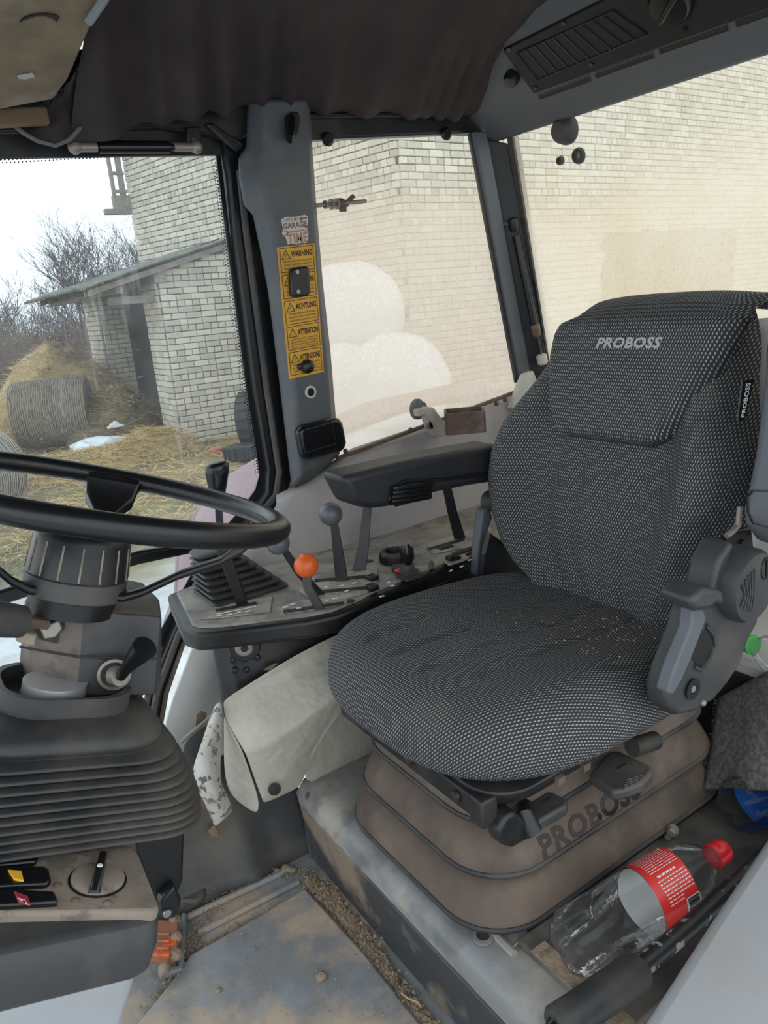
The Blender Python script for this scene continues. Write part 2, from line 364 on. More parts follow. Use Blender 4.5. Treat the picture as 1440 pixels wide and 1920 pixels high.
M['glass_door'] = glass('door_glass', tint=(.80, .86, .88), haze=haze_door)
M['glass_quarter'] = glass('fogged_quarter_glass', haze=haze_quarter)
M['glass_rear'] = glass('fogged_rear_glass', haze=haze_rear)
def pet():
    mt, n, l, b = nodes('clear_bottle_plastic'); n.remove(b); out = n['Material Output']
    tr = n.new('ShaderNodeBsdfTransparent'); tr.inputs[0].default_value = (.965, .975, .98, 1)
    gl = n.new('ShaderNodeBsdfGlossy'); gl.inputs['Roughness'].default_value = .06
    lw = n.new('ShaderNodeLayerWeight'); lw.inputs[0].default_value = .24
    bp = n.new('ShaderNodeBump'); bp.inputs['Strength'].default_value = .25; bp.inputs['Distance'].default_value = .006; l.new(noise_(n, l, 45, 3), bp.inputs['Height'])
    l.new(bp.outputs[0], gl.inputs['Normal']); l.new(bp.outputs[0], lw.inputs['Normal'])
    df = n.new('ShaderNodeBsdfTranslucent'); df.inputs[0].default_value = (.8, .82, .83, 1); m0 = n.new('ShaderNodeMixShader'); m0.inputs[0].default_value = .07
    l.new(tr.outputs[0], m0.inputs[1]); l.new(df.outputs[0], m0.inputs[2])
    m1 = n.new('ShaderNodeMixShader'); l.new(math_(n, l, 'MULTIPLY', lw.outputs['Fresnel'], .75), m1.inputs[0]); l.new(m0.outputs[0], m1.inputs[1]); l.new(gl.outputs[0], m1.inputs[2])
    l.new(m1.outputs[0], out.inputs[0]); return mt
M['pet'] = pet()
M['light_panel'].name = 'pale_grey_side_panel'

# ------------------------------------------------------------------ cab shell
def pxpoly(pts, **k): return [at(x, y, **k) for x, y in pts]
def interp(x, xs, ys):
    if x <= xs[0]: return ys[0]
    for i in range(1, len(xs)):
        if x <= xs[i]: return ys[i - 1] + (ys[i] - ys[i - 1]) * (x - xs[i - 1]) / (xs[i] - xs[i - 1])
    return ys[-1]
def smooth_strip(mb, pts_a, pts_b):
    """quad strip between two polylines"""
    n = len(pts_a); mb.add(list(pts_a) + list(pts_b), [(i, i + 1, n + i + 1, n + i) for i in range(n - 1)])

# floor with raised mat, riser at the far side
floor = thing('floor', (.1, .7, 0), 'dirty grey rubber cab floor mat in front of the seat plinth', 'floor', kind='structure')
MB().bb((-.45, .12, -.03), (.52, 1.2, 0)).build('mat', M['floor_mat'], floor)
pl = pxpoly([(574, 1672), (470, 1735), (356, 1800), (330, 1840), (255, 1935), (200, 2060), (900, 2060), (800, 1940), (690, 1800)], Z=0)
MB().prism(pl, (0, 0, .012)).build('mat_panel', M['floor_mat'], floor, bevel=.006)
for a, b in (((352, 1722), (545, 1632)), ((372, 1752), (560, 1656)), ((345, 1690), (500, 1618))):
    p, q = at(*a, Z=0), at(*b, Z=0)
    MB().tube([p + Vector((0, 0, .001)), (p + q) / 2 + Vector((0, 0, .002)), q + Vector((0, 0, .001))], .007, 6).build('mat_rib', M['floor_mat'], floor, smooth=True)
def riser(u, v):
    X = -.1 + .6 * u; z = .22 * v
    return Vector((X, 1.135 + .045 * (1 - (1 - v) ** 2) - .02 * exp(-((X - .365) / .03) ** 2) * (1 - v) + .05 * (1 - u) * .3 + (0.035 * (1 - v) ** 6) * -1, z))
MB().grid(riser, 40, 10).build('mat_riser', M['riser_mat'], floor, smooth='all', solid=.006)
# opening with a frame, orange pedal behind
fr = pxpoly([(342, 1722), (352, 1722), (345, 1830), (302, 1840), (296, 1832), (336, 1822)], Z=.0)
MB().prism(fr, (0, 0, .014)).build('pedal_frame', M['floor_mat'], floor, bevel=.003)
c0 = at(352, 1695, Z=.004)
MB().prism(pxpoly([(328, 1672), (390, 1668), (385, 1690), (370, 1702), (326, 1700)], Z=.006), (0, 0, .014)).build('mat_flap', M['riser_mat'], floor, bevel=.004)

pedal = thing('floor_pedal', at(318, 1790, Z=0), 'orange ribbed pedal plate on the floor beside the steering pod', 'pedal')
pp = pxpoly([(285, 1738), (338, 1742), (336, 1800), (318, 1812), (282, 1805)], Z=.02)
MB().prism(pp, (0, 0, .018)).build('plate', M['orange_dirty'], pedal, bevel=.003)
for k in range(4):
    a = at(296, 1752 + 13 * k, Z=.04); b = at(318, 1752 + 13 * k, Z=.04); MB().tube([a, b], .0028, 6).build('rib', M['orange_dirty'], pedal, smooth=True)
for (x, y) in ((331, 1758), (330, 1790), (328, 1725), (309, 1815)):
    MB().sphere(at(x, y, Z=.034), .011, 8, 6, (1, 1, .7)).build('mud_lump', M['soil'], pedal, smooth='all')

# seat plinth
plinth = thing('trim_1', (.5, .75, 0), 'worn grey seat plinth step with rounded dusty edge and screw holes', 'plinth', kind='structure')
PZ = .18
def plin(u, v):
    # profile from foot up the face, over the rounded edge, along the top
    prof = [(.476, 0), (.472, .05), (.466, .10), (.459, .145), (.464, .168), (.482, PZ - .002), (.505, PZ), (.56, PZ), (.7, PZ), (.95, PZ), (1.2, PZ)]
    t = v * (len(prof) - 1); i = min(int(t), len(prof) - 2); f = t - i
    x = prof[i][0] + (prof[i + 1][0] - prof[i][0]) * f; z = prof[i][1] + (prof[i + 1][1] - prof[i][1]) * f
    return Vector((x, 1.075 - .70 * u, z))
MB().grid(plin, 20, 20).build('step_top', M['plinth'], plinth, smooth='all')
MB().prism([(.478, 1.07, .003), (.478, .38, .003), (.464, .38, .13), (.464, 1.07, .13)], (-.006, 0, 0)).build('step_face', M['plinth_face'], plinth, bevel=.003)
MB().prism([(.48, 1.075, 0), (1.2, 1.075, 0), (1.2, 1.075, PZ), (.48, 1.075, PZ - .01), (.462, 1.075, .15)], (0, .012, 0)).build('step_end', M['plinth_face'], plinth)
MB().tube([at(578, 1490, Z=PZ - .01), at(575, 1540, Y=1.085), at(585, 1606, Z=.002)], .005, 8).build('seam', M['riser_mat'], plinth, smooth=True)
for (x, y) in ((756, 1608), (906, 1758)):
    p = at(x, y, Z=PZ + .001)
    MB().lathe([(.0095, 0), (.0135, .0), (.014, .004), (.009, .0045)], p, (0, 0, 1), 20, caps=False).build('hole_rim', M['plinth'], plinth, smooth=True)
    MB().lathe([(.0088, .0005), (.001, .0006)], p, (0, 0, 1), 16).build('hole', M['rust_metal'], plinth)
# raised rail beside the bellows
MB().tube([at(742, 1555, Z=PZ + .002), at(800, 1625, Z=PZ + .003), at(880, 1705, Z=PZ + .003), at(965, 1790, Z=PZ + .002)], .006, 8).build('rail', M['plinth'], plinth, smooth=True)
# black tray along the near side
MB().bb((.52, .405, PZ), (1.25, .575, PZ + .012)).build('tray', M['tray'], plinth, bevel=.004)
MB().bb((.545, .575, PZ), (1.25, .583, PZ + .026)).build('tray_wall', M['black_metal'], plinth, bevel=.002)
MB().bb((.52, .405, PZ + .012), (.545, .55, PZ + .013)).build('tray_liner', M['soil'], plinth)

# far wall: inner fender, lower lining
YR = 1.40
fl = [(547, 916), (520, 950), (480, 1000), (430, 1055), (385, 1105), (345, 1175), (305, 1290), (285, 1400)]
fp = [at(x - 14, y, Y=YR) for x, y in fl]; fz = [p.z for p in fp][::-1]; fx = [p.x for p in fp][::-1]
wall_r = thing('wall_right', (.9, 1.4, .2), 'grey mauve inner fender panel behind the lever console', 'fender', kind='structure')
def fend(u, v):
    zt = .683 + .095 * (1.02 - .81)
    x0 = .62; X = x0 + (1.56 - x0) * u
    top = .683 + .095 * (X - .81) if X > .81 else .683 - .35 * (.81 - X)
    Z = .40 + (top - .40) * v
    xl = interp(Z, fz, fx); X = xl + (1.56 - xl) * u
    d = (top - Z) / .3
    return Vector((X, YR - .015 - .085 * max(0, d) ** 1.2 - .03 * exp(-((X - .8) / .25) ** 2) * sin(pi * v) + (.02 if v > .98 else 0), Z))
MB().grid(fend, 30, 18).build('inner_fender', M['fender_in'], wall_r, smooth='all', solid=.008)
def fendl(u, v):
    Z = .02 + .40 * v; xl = interp(Z, fz, fx); X = xl + (1.5 - xl) * u
    return Vector((X, 1.30 + .07 * (1 - v) * (1 - v) - .02 * u, Z))
MB().grid(fendl, 16, 10).build('lower_lining', M['fender_low'], wall_r, smooth='all', solid=.006)
# sill strip with screws under the quarter window
MB().prism([at(628, 856, Y=1.388), at(990, 722, Y=1.388), at(990, 728, Y=1.388), at(628, 863, Y=1.388)], (0, -.012, 0)).build('sill_strip', M['rust_metal'], wall_r, bevel=.002)
for (x, y) in ((648, 846), (770, 806), (931, 757), (947, 750)): MB().sphere(at(x, y, Y=1.378), .006, 8, 6).build('screw', M['rust_metal'], wall_r, smooth='all')
# gusset at the foot of the rear pillar
MB().prism(pxpoly([(949, 765), (967, 718), (975, 700), (990, 694), (1000, 720), (1010, 748), (985, 768), (965, 768)], Y=1.375), (0, -.02, 0)).build('gusset', M['white_metal'], wall_r, bevel=.004)
# short square tube standing on the fender
q = [at(840, 816, Y=1.27), at(908, 806, Y=1.27)]
w = (q[1] - q[0]); zt = at(840, 788, Y=1.27).z - q[0].z
sq = MB()
o0 = q[0].copy(); dx = Vector((w.x * .62, -.045, 0)); dy = Vector((w.x * .40, .055, 0))
for a, b in ((Vector((0, 0, 0)), dx), (dx, dx + dy), (dx + dy, dy), (dy, Vector((0, 0, 0)))):
    n_ = (b - a).cross(Vector((0, 0, 1))).normalized() * .005
    sq.prism([o0 + a, o0 + b, o0 + b + Vector((0, 0, zt + .015)), o0 + a + Vector((0, 0, zt + .015))], n_)
sq2 = sq.build('square_tube', M['rust_metal'], wall_r); 

# headers and pillars of the far side
frame_r = thing('trim_5', (.3, 1.45, .3), 'black cab side frame above the windows, stained with dirt', 'cab frame', kind='structure')
MB().prism(pxpoly([(-260, 190), (470, 170), (470, 250), (455, 262), (300, 238), (-260, 262)], Y=1.415), (0, .03, 0)).build('door_header', M['black_metal'], frame_r, bevel=.005)
MB().prism(pxpoly([(575, 170), (905, 165), (905, 252), (880, 249), (582, 262)], Y=1.405), (0, .03, 0)).build('window_header', M['black_metal'], frame_r, bevel=.005)
MB().prism(pxpoly([(575, 214), (900, 210), (903, 218), (575, 224)], Y=1.402), (0, -.008, 0)).build('header_lip', M['black_metal'], frame_r, bevel=.002)
# post behind the pillar trim, follows the door opening down along the fender
post_o = [(480, 190), (484, 300), (498, 400), (520, 550), (542, 720), (562, 895), (548, 935), (505, 975), (460, 1030), (400, 1105), (352, 1200), (318, 1300), (300, 1400)]
post_i = [(418, 262), (430, 330), (440, 440), (455, 560), (477, 730), (503, 880), (500, 925), (475, 962), (437, 1010), (380, 1085), (325, 1185), (283, 1290), (262, 1400)]
mb = MB(); a = pxpoly(post_o, Y=1.425); b = pxpoly(post_i, Y=1.425); n = len(a)
mb.prism(a + b[::-1], (0, .03, 0)); mb.build('door_post', M['black'], frame_r, bevel=.004)
mid = [((x0 * .35 + x1 * .65), (y0 * .35 + y1 * .65)) for (x0, y0), (x1, y1) in zip(post_o, post_i)]
MB().tube(pxpoly(mid[1:], Y=1.418), .007, 8).build('door_seal', M['rubber'], frame_r, smooth=True)
mid2 = [((x0 * .8 + x1 * .2), (y0 * .8 + y1 * .2)) for (x0, y0), (x1, y1) in zip(post_o, post_i)]
MB().tube(pxpoly(mid2[4:], Y=1.420), .004, 6).build('post_rust', M['rust_metal'], frame_r, smooth=True)
# corner bracket by the strut
MB().prism(pxpoly([(385, 232), (400, 230), (455, 270), (456, 282), (445, 284)], Y=1.405), (0, .012, 0)).build('corner_bracket', M['black'], frame_r, bevel=.003)
# rear corner post
MB().prism([at(903, 258, Y=1.405), at(953, 268, X=1.325), at(1038, 745, X=1.425), at(985, 730, Y=1.405)], (.025, .03, 0)).build('rear_post', M['black_metal'], frame_r, bevel=.004)

# door
door = thing('door_1', (.3, 1.45, .2), 'glass cab door with black frit border and grab bar', 'door', kind='structure')
gi = [(-300, 310), (396, 275), (403, 282), (406, 305), (422, 437), (448, 632), (465, 753), (482, 858), (486, 890), (478, 918), (455, 950), (420, 990), (366, 1062), (296, 1190), (230, 1330), (150, 1500), (-300, 1560)]
go = [(-300, 292), (400, 262), (412, 268), (417, 300), (433, 437), (461, 632), (478, 753), (496, 858), (501, 898), (490, 935), (468, 965), (432, 1008), (381, 1088), (307, 1213), (242, 1350), (160, 1520), (-300, 1590)]
A = pxpoly(gi, Y=1.448); Bq = pxpoly(go, Y=1.448)
MB().add(A, [tuple(range(len(A)))]).build('pane', M['glass_door'], door)
mb = MB(); n = len(A)
mb.add(A + Bq, [(i, (i + 1) % n, n + (i + 1) % n, n + i) for i in range(n)]); mb.build('frit_border', M['black_clean'], door, solid=.004)
MB().tube(Bq, .0042, 6, closed=True).build('glass_edge', M['seal'], door, smooth=True)
# dotted fringe of the frit
mb = MB()
def frit_dots(i0, i1, off, s):
    for i in range(i0, i1):
        p, q = A[i], A[i + 1]; L = (q - p).length; k = int(L / .0062)
        inw = (A[i] - Bq[i]).normalized()
        for j in range(k):
            for r_ in range(2):
                c = p.lerp(q, (j + .5 * r_) / k) + inw * (off + .0052 * r_) + Vector((0, -.0015, 0))
                if -60 < 0 or True:
                    hs = s * (1 - .3 * r_); mb.add([c + Vector((hs, 0, 0)), c + Vector((0, 0, hs)), c - Vector((hs, 0, 0)), c - Vector((0, 0, hs))], [(0, 1, 2, 3)])
frit_dots(0, 1, .004, .0023); frit_dots(3, 8, .003, .0021)
mb.build('frit_dots', M['black_clean'], door, kind='stuff', recalc=False)
# grab bar across the door
mb = MB(); mb.prism(pxpoly([(-300, 1198), (0, 1108), (66, 1088), (264, 1033), (400, 1012), (400, 1030), (264, 1059), (66, 1116), (0, 1138), (-300, 1228)], Y=1.43), (0, .022, 0)); mb.build('grab_bar', M['black_clean'], door, bevel=.006)
# top gas strut
s0, s1 = at(140, 276, Y=1.395), at(368, 276, Y=1.395)
d = (s1 - s0)
st = MB().tube([s0 + d * .18, s0 + d * .76], .0105, 12).build('gas_strut', M['black_clean'], door, smooth=True)
MB().tube([s0 + d * .74, s0 + d * .9], .006, 10).build('strut_rod', M['black'], st, smooth=True)
for p, e in ((s0, .17), (s1, -.2)):
    MB().sphere(p, .0115, 14, 10).build('ball_end', M['steel'], st, smooth='all')
    MB().tube([p, p + d * e], .0078, 12).build('ball_collar', M['steel'], st, smooth=True)
    MB().tube([p, p + Vector((0, .02, .028))], .006, 8).build('ball_stud', M['steel'], st, smooth=True)
MB().prism(pxpoly([(348, 238), (376, 236), (380, 268), (366, 274), (352, 268)], Y=1.40), (0, .012, 0)).build('strut_bracket', M['black'], st, bevel=.003)
# fallen glass bead hanging at the edge
MB().tube(pxpoly([(428, 285), (436, 340), (443, 378), (437, 372)], Y=1.435), .0025, 6).build('loose_trim', M['seal'], door, smooth=True)

# quarter window
win1 = thing('window_1', (.8, 1.4, .7), 'fogged rear quarter window between the grey pillar and rear post', 'window', kind='structure')
MB().add(pxpoly([(560, 262), (890, 250), (975, 720), (990, 760), (600, 880)], Y=1.41), [(0, 1, 2, 3, 4)]).build('pane', M['glass_quarter'], win1)
MB().prism(pxpoly([(878, 250), (902, 250), (911, 290), (985, 695), (992, 725), (972, 735), (966, 705)], Y=1.402), (0, -.018, 0)).build('frame', M['mid_grey'], win1, bevel=.003)
MB().prism(pxpoly([(876, 252), (881, 252), (970, 715), (964, 718)], Y=1.40), (0, -.006, 0)).build('seal', M['rubber'], win1)
MB().prism(pxpoly([(902, 255), (912, 262), (995, 712), (988, 715)], Y=1.395), (0, -.006, 0)).build('seal', M['rubber'], win1)
for (x, y) in ((612, 262), (834, 252)): MB().lathe([(.012, 0), (.014, .006), (.009, .012)], at(x, y, Y=1.405), (0, -1, 0), 14).build('clip', M['black'], win1, smooth=True)
# threaded rod with wing nut
r0, r1 = at(585, 386, Y=1.39), at(686, 377, Y=1.39)
rod = MB().tube([r0, r1], .0042, 10).build('threaded_rod', M['steel'], win1, smooth=True)
d = (r1 - r0)
for t, r_ in ((.22, .008), (.33, .0105), (.43, .011)): MB().lathe([(r_, 0), (r_, .005)], r0 + d * t, d, 10).build('washer', M['steel'], rod)
wp = r0 + d * .52
wn_ = MB().lathe([(.009, -.006), (.011, 0), (.008, .009)], wp, d, 10); wn_.prism([wp + Vector((0, -.003, -.004)), wp + Vector((.03, -.004, .018)), wp + Vector((.036, -.004, .012)), wp + Vector((.014, -.003, -.008))], (0, .006, 0)); wn_.prism([wp + Vector((-.004, -.003, 0)), wp + Vector((-.004, -.003, -.016)), wp + Vector((.012, -.003, -.016)), wp + Vector((.012, -.003, 0))], (0, .006, 0))
wn_.build('wing_nut', M['rust_metal'], rod, bevel=.0015)
# latch bracket with round foot
br = MB().prism(pxpoly([(784, 768), (803, 763), (814, 764), (838, 798), (834, 818), (812, 818), (797, 778), (786, 782)], Y=1.35), (0, .022, 0)).build('latch_bracket', M['white_metal'], win1, bevel=.003)
MB().lathe([(.004, -.004), (.021, -.004), (.024, 0), (.024, .008), (.017, .012), (.017, .02)], at(780, 767, Y=1.385), Vector((.35, -1, 0)), 24).build('latch_pad', M['mid_grey'], br, smooth=True)
MB().tube([at(782, 767, Y=1.385), at(795, 772, Y=1.36)], .012, 12).build('latch_spindle', M['white_metal'], br, smooth=True)
MB().prism(pxpoly([(800, 783), (809, 798), (807, 806), (797, 802)], Y=1.36), (0, -.01, 0)).build('latch_foot', M['mid_grey'], br, bevel=.002)

# rear window, leaning
RN = Vector((1, 0, .19)).normalized(); RP = Vector((1.325, 0, 1.32))
def rearpx(x, y, off=0): return atp(x, y, RP + RN * off, RN)
win2 = thing('window_2', (1.4, .7, .78), 'large fogged rear window behind the seat', 'window', kind='structure')
def rw(Y, Z, off=0): return Vector((1.325 + (1.32 - Z) * .19, Y, Z)) + RN * off
MB().add([rw(1.365, 1.40), rw(-.35, 1.40), rw(-.35, .70), rw(1.365, .70)], [(0, 1, 2, 3)]).build('pane', M['glass_rear'], win2)
mb = MB(); mb.prism([rw(1.372, 1.36, -.006), rw(1.355, 1.36, -.006), rw(1.355, .7, -.006), rw(1.372, .7, -.006)], RN * .02); mb.build('seal', M['rubber'], win2)
mb = MB(); mb.prism([rw(1.37, .735, -.01), rw(-.35, .735, -.01), rw(-.35, .70, -.01), rw(1.37, .70, -.01)], RN * .03); mb.build('bottom_frame', M['black_metal'], win2, bevel=.003)
for (x, y, r_) in ((1085, 292, .016), (1051, 301, .009)):
    p = rearpx(x, y, -.002)
    g = MB().lathe([(r_ * .55, -.004), (r_, -.004), (r_ * 1.05, .0), (r_ * .9, .006), (r_ * .55, .006)], p, -RN, 22, caps=False).build('grommet', M['rubber'], win2, smooth=True)
    MB().lathe([(r_ * .55, 0), (.0005, .0002)], p, -RN, 16).build('grommet_hole', M['rust_metal'] if r_ < .012 else M['steel'], g)
p = rearpx(1063, 243, -.004)
kb = MB().lathe([(.030, -.002), (.030, .004), (.024, .022), (.018, .03), (.004, .032)], p, -RN, 24).build('wiper_boss', M['rubber'], win2, smooth=True)
for dy in (-.008, .010): MB().sphere(p - RN * .028 + Vector((0, dy, .004)), .003, 8, 6).build('boss_screw', M['screw'], kb, smooth='all')
# gas strut on the rear post
s0, s1 = rearpx(963, 418, -.03), rearpx(1016, 672, -.03); d = s1 - s0
st = MB().tube([s0 + d * .09, s0 + d * .74], .0095, 12).build('gas_strut', M['black_clean'], win2, smooth=True)
MB().lathe([(.0095, 0), (.0115, .003), (.0115, .022), (.007, .03)], s0 + d * .74, d, 12).build('strut_gland', M['rust_metal'], st, smooth=True)
MB().tube([s0 + d * .82, s1], .005, 8).build('strut_rod', M['black'], st, smooth=True)
MB().lathe([(.008, -.012), (.0125, -.008), (.0125, .012), (.009, .02)], s0, d, 12).build('strut_end', M['black'], st, smooth=True)
MB().tube([s0, s0 + Vector((-.01, .045, 0))], .006, 8).build('strut_stud', M['steel'], st, smooth=True)
MB().lathe([(.008, -.012), (.013, -.008), (.013, .012), (.009, .016)], s1, d, 12).build('strut_end', M['white_metal'], st, smooth=True)

# rear wall under the window, parcel shelf
wall_b = thing('wall_rear', (1.4, .7, .2), 'dusty pale rear cab panel under the rear window', 'wall', kind='structure')
MB().prism([(1.43, 1.40, .2), (1.43, -.3, .2), (1.445, -.3, .715), (1.445, 1.40, .715)], (.02, 0, 0)).build('panel', M['fender_low'], wall_b)
MB().bb((1.06, .33, .36), (1.43, 1.30, .385)).build('shelf', M['fender_low'], wall_b, bevel=.006)
MB().bb((1.06, .33, .18), (1.08, 1.30, .36)).build('shelf_face', M['black_metal'], wall_b, bevel=.004)
MB().prism([rw(.95, .80, -.03), rw(.80, .80, -.03), rw(.80, .69, -.03), rw(.95, .69, -.03)], (-.05, 0, 0)).build('latch_housing', M['black'], wall_b, bevel=.006)
MB().tube([(1.36, .86, .735), (1.33, .80, .72), (1.33, .72, .715)], .014, 10).build('window_handle', M['silver'], wall_b, smooth=True)

# B pillar trim
pil = thing('trim_2', (.75, 1.4, .65), 'grey plastic pillar cover carrying yellow warning decals', 'pillar', kind='structure')
PO = [(464, 186), (462, 276), (447, 294), (448, 335), (457, 384), (474, 404), (488, 470), (503, 550), (524, 720), (547, 916), (586, 897), (617, 870), (638, 851), (630, 785), (620, 662), (605, 527), (593, 384), (584, 253), (580, 186)]
PI = [(496, 186), (496, 276), (492, 300), (495, 345), (502, 390), (510, 415), (520, 478), (533, 555), (550, 715), (566, 895), (590, 880), (614, 862), (628, 846), (621, 785), (611, 662), (597, 527), (586, 384), (578, 253), (573, 186)]
a = pxpoly(PO, Y=1.412); b = pxpoly(PO, Y=1.385); c = pxpoly(PI, Y=1.352)
mb = MB(); mb.loft([a, b, c], True, True); mb.build('cover', M['trim_grey'], pil, bevel=.007, seg=3)
def pil_px(x, y, off=0): return at(x, y, Y=1.3515 - off)
# coat hook
h = MB(); h.prism(pxpoly([(532, 222), (540, 213), (554, 212), (558, 222), (557, 250), (550, 262), (540, 264), (535, 258)], Y=1.352), (0, -.012, 0)); h.build('hook_plate', M['black'], pil, bevel=.004)
MB().tube([pil_px(547, 222, .012), pil_px(546, 235, .026), pil_px(545, 252, .03), pil_px(544, 262, .016)], .0075, 10).build('coat_hook', M['black_clean'], pil, smooth=True)
# grommet hole
g = MB().lathe([(.0085, 0), (.0125, .0), (.013, .004), (.0085, .005)], pil_px(581, 735), (0, -1, 0), 24, caps=False).build('grommet', M['white_metal'], pil, smooth=True)
MB().lathe([(.009, .0006), (.0005, .0008)], pil_px(581, 735), (0, -1, 0), 18).build('grommet_hole', M['black'], g)
# lamp / speaker cover
sp = pxpoly([(550, 803), (556, 797), (618, 781), (628, 783), (633, 792), (640, 828), (637, 840), (628, 846), (570, 860), (560, 858), (556, 850), (549, 812)], Y=1.353)
cv = MB().prism(sp, (0, -.026, 0)).build('lamp_cover', M['black_clean'], pil, bevel=.009, seg=3)
sp2 = pxpoly([(559, 808), (620, 790), (630, 832), (568, 850)], Y=1.3265)
MB().tube(sp2, .0016, 6, closed=True).build('cover_bead', M['black_clean'], cv, smooth=True)

# ------------------------------------------------------------------ decals on the pillar
def quad_map(tl, tr, br, bl):
    def f(u, v, off=0):
        p = tl.lerp(tr, u).lerp(bl.lerp(br, u), v); return p + Vector((0, -off, 0))
    return f
def put_text(mb, fmap, txt, cu, cv, hh, aspect, off, bold=0, maxw=None, align='CENTER', shear=0, rot=0):
    """hh = letter height in v units; aspect = physical width / height of the quad"""
    vs, fs = text_verts(txt, 1.0, bold, align, shear)
    x0 = min(p.x for p in vs); x1 = max(p.x for p in vs); s = hh / .72; sx = s
    if maxw is not None: sx = min(s * 1.6, maxw * aspect / (x1 - x0))
    mb.add([fmap(cu + p.x * sx / aspect, cv - p.y * s, off) for p in vs], fs)

T4 = [pil_px(519, 464), pil_px(589, 456), pil_px(607, 697), pil_px(542, 711)]
dm = quad_map(*T4)
dec = MB(); dec.prism([dm(0, 0, .0), dm(1, 0, .0), dm(1, 1, .0), dm(0, 1, .0)], (0, -.0009, 0))
dec = dec.build('warning_decal', M['decal'], pil, label='yellow warning decal in five languages')
aspect = (T4[1] - T4[0]).length / (T4[3] - T4[0]).length
mb = MB(); mr = MB()
heads = ['WARNING', 'WAARSCHUWING', 'ACHTUNG', 'ATTENTION', 'ATTENZIONE']
bodies = [["BEFORE OPERATING, READ AND", "COMPLY WITH THE OPERATOR'S", "MANUAL AND SAFETY INSTRUCTIONS"],
          ["VOOR GEBRUIK EERST DE", "HANDLEIDING LEZEN EN DE", "VOORSCHRIFTEN OPVOLGEN"],
          ["VOR INBETRIEBNAHME DIE BETRIEBS-", "ANLEITUNG UND SICHERHEITSHIN-", "WEISE LESEN UND BEACHTEN"],
          ["AVANT D'UTILISER, CONSULTEZ", "LIRE LE MANUEL DE L'UTILISATEUR ET", "LES CONSIGNES DE SECURITE ET", "VOUS Y CONFORMER"],
          ["PRIMA DELL'USO LEGGERE", "IL MANUALE E SEGUIRE LE", "ISTRUZIONI DI SICUREZZA"]]
for k in range(5):
    v0 = .012 + k * .1965; v1 = v0 + .178
    fr_ = [dm(.06, v0, .0014), dm(.95, v0, .0014), dm(.95, v1, .0014), dm(.06, v1, .0014)]
    for i in range(4):
        a_, b_ = fr_[i], fr_[(i + 1) % 4]; nn = (b_ - a_).normalized().cross(Vector((0, 1, 0))) * .0007
        mr.add([a_ - nn, b_ - nn, b_ + nn, a_ + nn], [(0, 1, 2, 3)])
    tri = [dm(.10, v0 + .080, .0014), dm(.32, v0 + .080, .0014), dm(.21, v0 + .016, .0014)]
    for i in range(3):
        a_, b_ = tri[i], tri[(i + 1) % 3]; nn = (b_ - a_).normalized().cross(Vector((0, 1, 0))) * .0007
        mb.add([a_ - nn, b_ - nn, b_ + nn, a_ + nn], [(0, 1, 2, 3)])
    put_text(mb, dm, '!', .21, v0 + .058, .026, aspect, .0014, .02)
    put_text(mb, dm, heads[k], .640, v0 + .052, .042, aspect, .0014, .03, maxw=.57)
    nb = len(bodies[k])
    for i, t in enumerate(bodies[k]):
        put_text(mb, dm, t, .52, v0 + .102 + i * (.062 / (nb - 1) if nb > 3 else .026), .0135, aspect, .0014, .0, maxw=.76)
mb.build('lettering', M['ink'], dec, recalc=False); mr.build('border', M['maroon_ink'], dec, recalc=False)
# black plate with two screws over the decal
bp_ = MB().prism(pxpoly([(540, 508), (545, 503), (570, 500), (575, 504), (577, 548), (573, 555), (546, 558), (541, 554)], Y=1.350), (0, -.013, 0)).build('switch_plate', M['black'], pil, bevel=.004)
for (x, y) in ((557, 510), (559, 547)): MB().lathe([(.004, 0), (.004, .002), (.0015, .0022)], at(x, y, Y=1.3365), (0, -1, 0), 12).build('screw', M['screw'], bp_, smooth=True)
kb = MB().lathe([(.013, 0), (.015, .004), (.012, .014), (.004, .018)], pil_px(574, 687), (0, -1, 0), 14); kb.box(pil_px(566, 687, .004), (.018, .008, .012)); kb.build('turn_clip', M['black'], pil, bevel=.002)
# sticker
gm = quad_map(pil_px(525, 408), pil_px(577, 402), pil_px(580, 455), pil_px(531, 461))
ga = 1.0
out = [(.02, .06), (.2, .0), (.5, .03), (.9, .0), (1, .08), (.98, .34), (.90, .44), (.98, .58), (.96, .92), (.86, 1), (.7, .96), (.5, 1), (.3, .95), (.18, .98), (.12, .72), (.0, .56), (.06, .42)]
gs = MB().prism([gm(u, v) for u, v in out], (0, -.0008, 0)).build('garage_sticker', M['sticker_white'], pil, label='die-cut white sticker with tan lettering')
m1, m2 = MB(), MB()
put_text(m1, gm, 'I NEED MY', .36, .12, .12, ga, .0012, .01, maxw=.56)
put_text(m2, gm, 'GARAGE', .5, .33, .20, ga, .0012, .03, maxw=.88)
put_text(m1, gm, 'TIME', .56, .80, .34, ga, .0012, .03, maxw=.76)
m1.add([gm(.2, .525, .0012), gm(.82, .505, .0012), gm(.82, .56, .0012), gm(.2, .58, .0012)], [(0, 1, 2, 3)])
for (u, v) in ((.13, .56), (.88, .5)):
    for k in range(9):
        a0, a1 = -2.3 + k * .5, -2.3 + (k + 1) * .5
        m1.add([gm(u + .10 * cos(a0), v + .10 * sin(a0), .0012), gm(u + .10 * cos(a1), v + .10 * sin(a1), .0012), gm(u + .05 * cos(a1), v + .05 * sin(a1), .0012), gm(u + .05 * cos(a0), v + .05 * sin(a0), .0012)], [(0, 1, 2, 3)])
m2.add([gm(.68, .07, .0012), gm(.80, .06, .0012), gm(.80, .18, .0012), gm(.68, .19, .0012)], [(0, 1, 2, 3)])
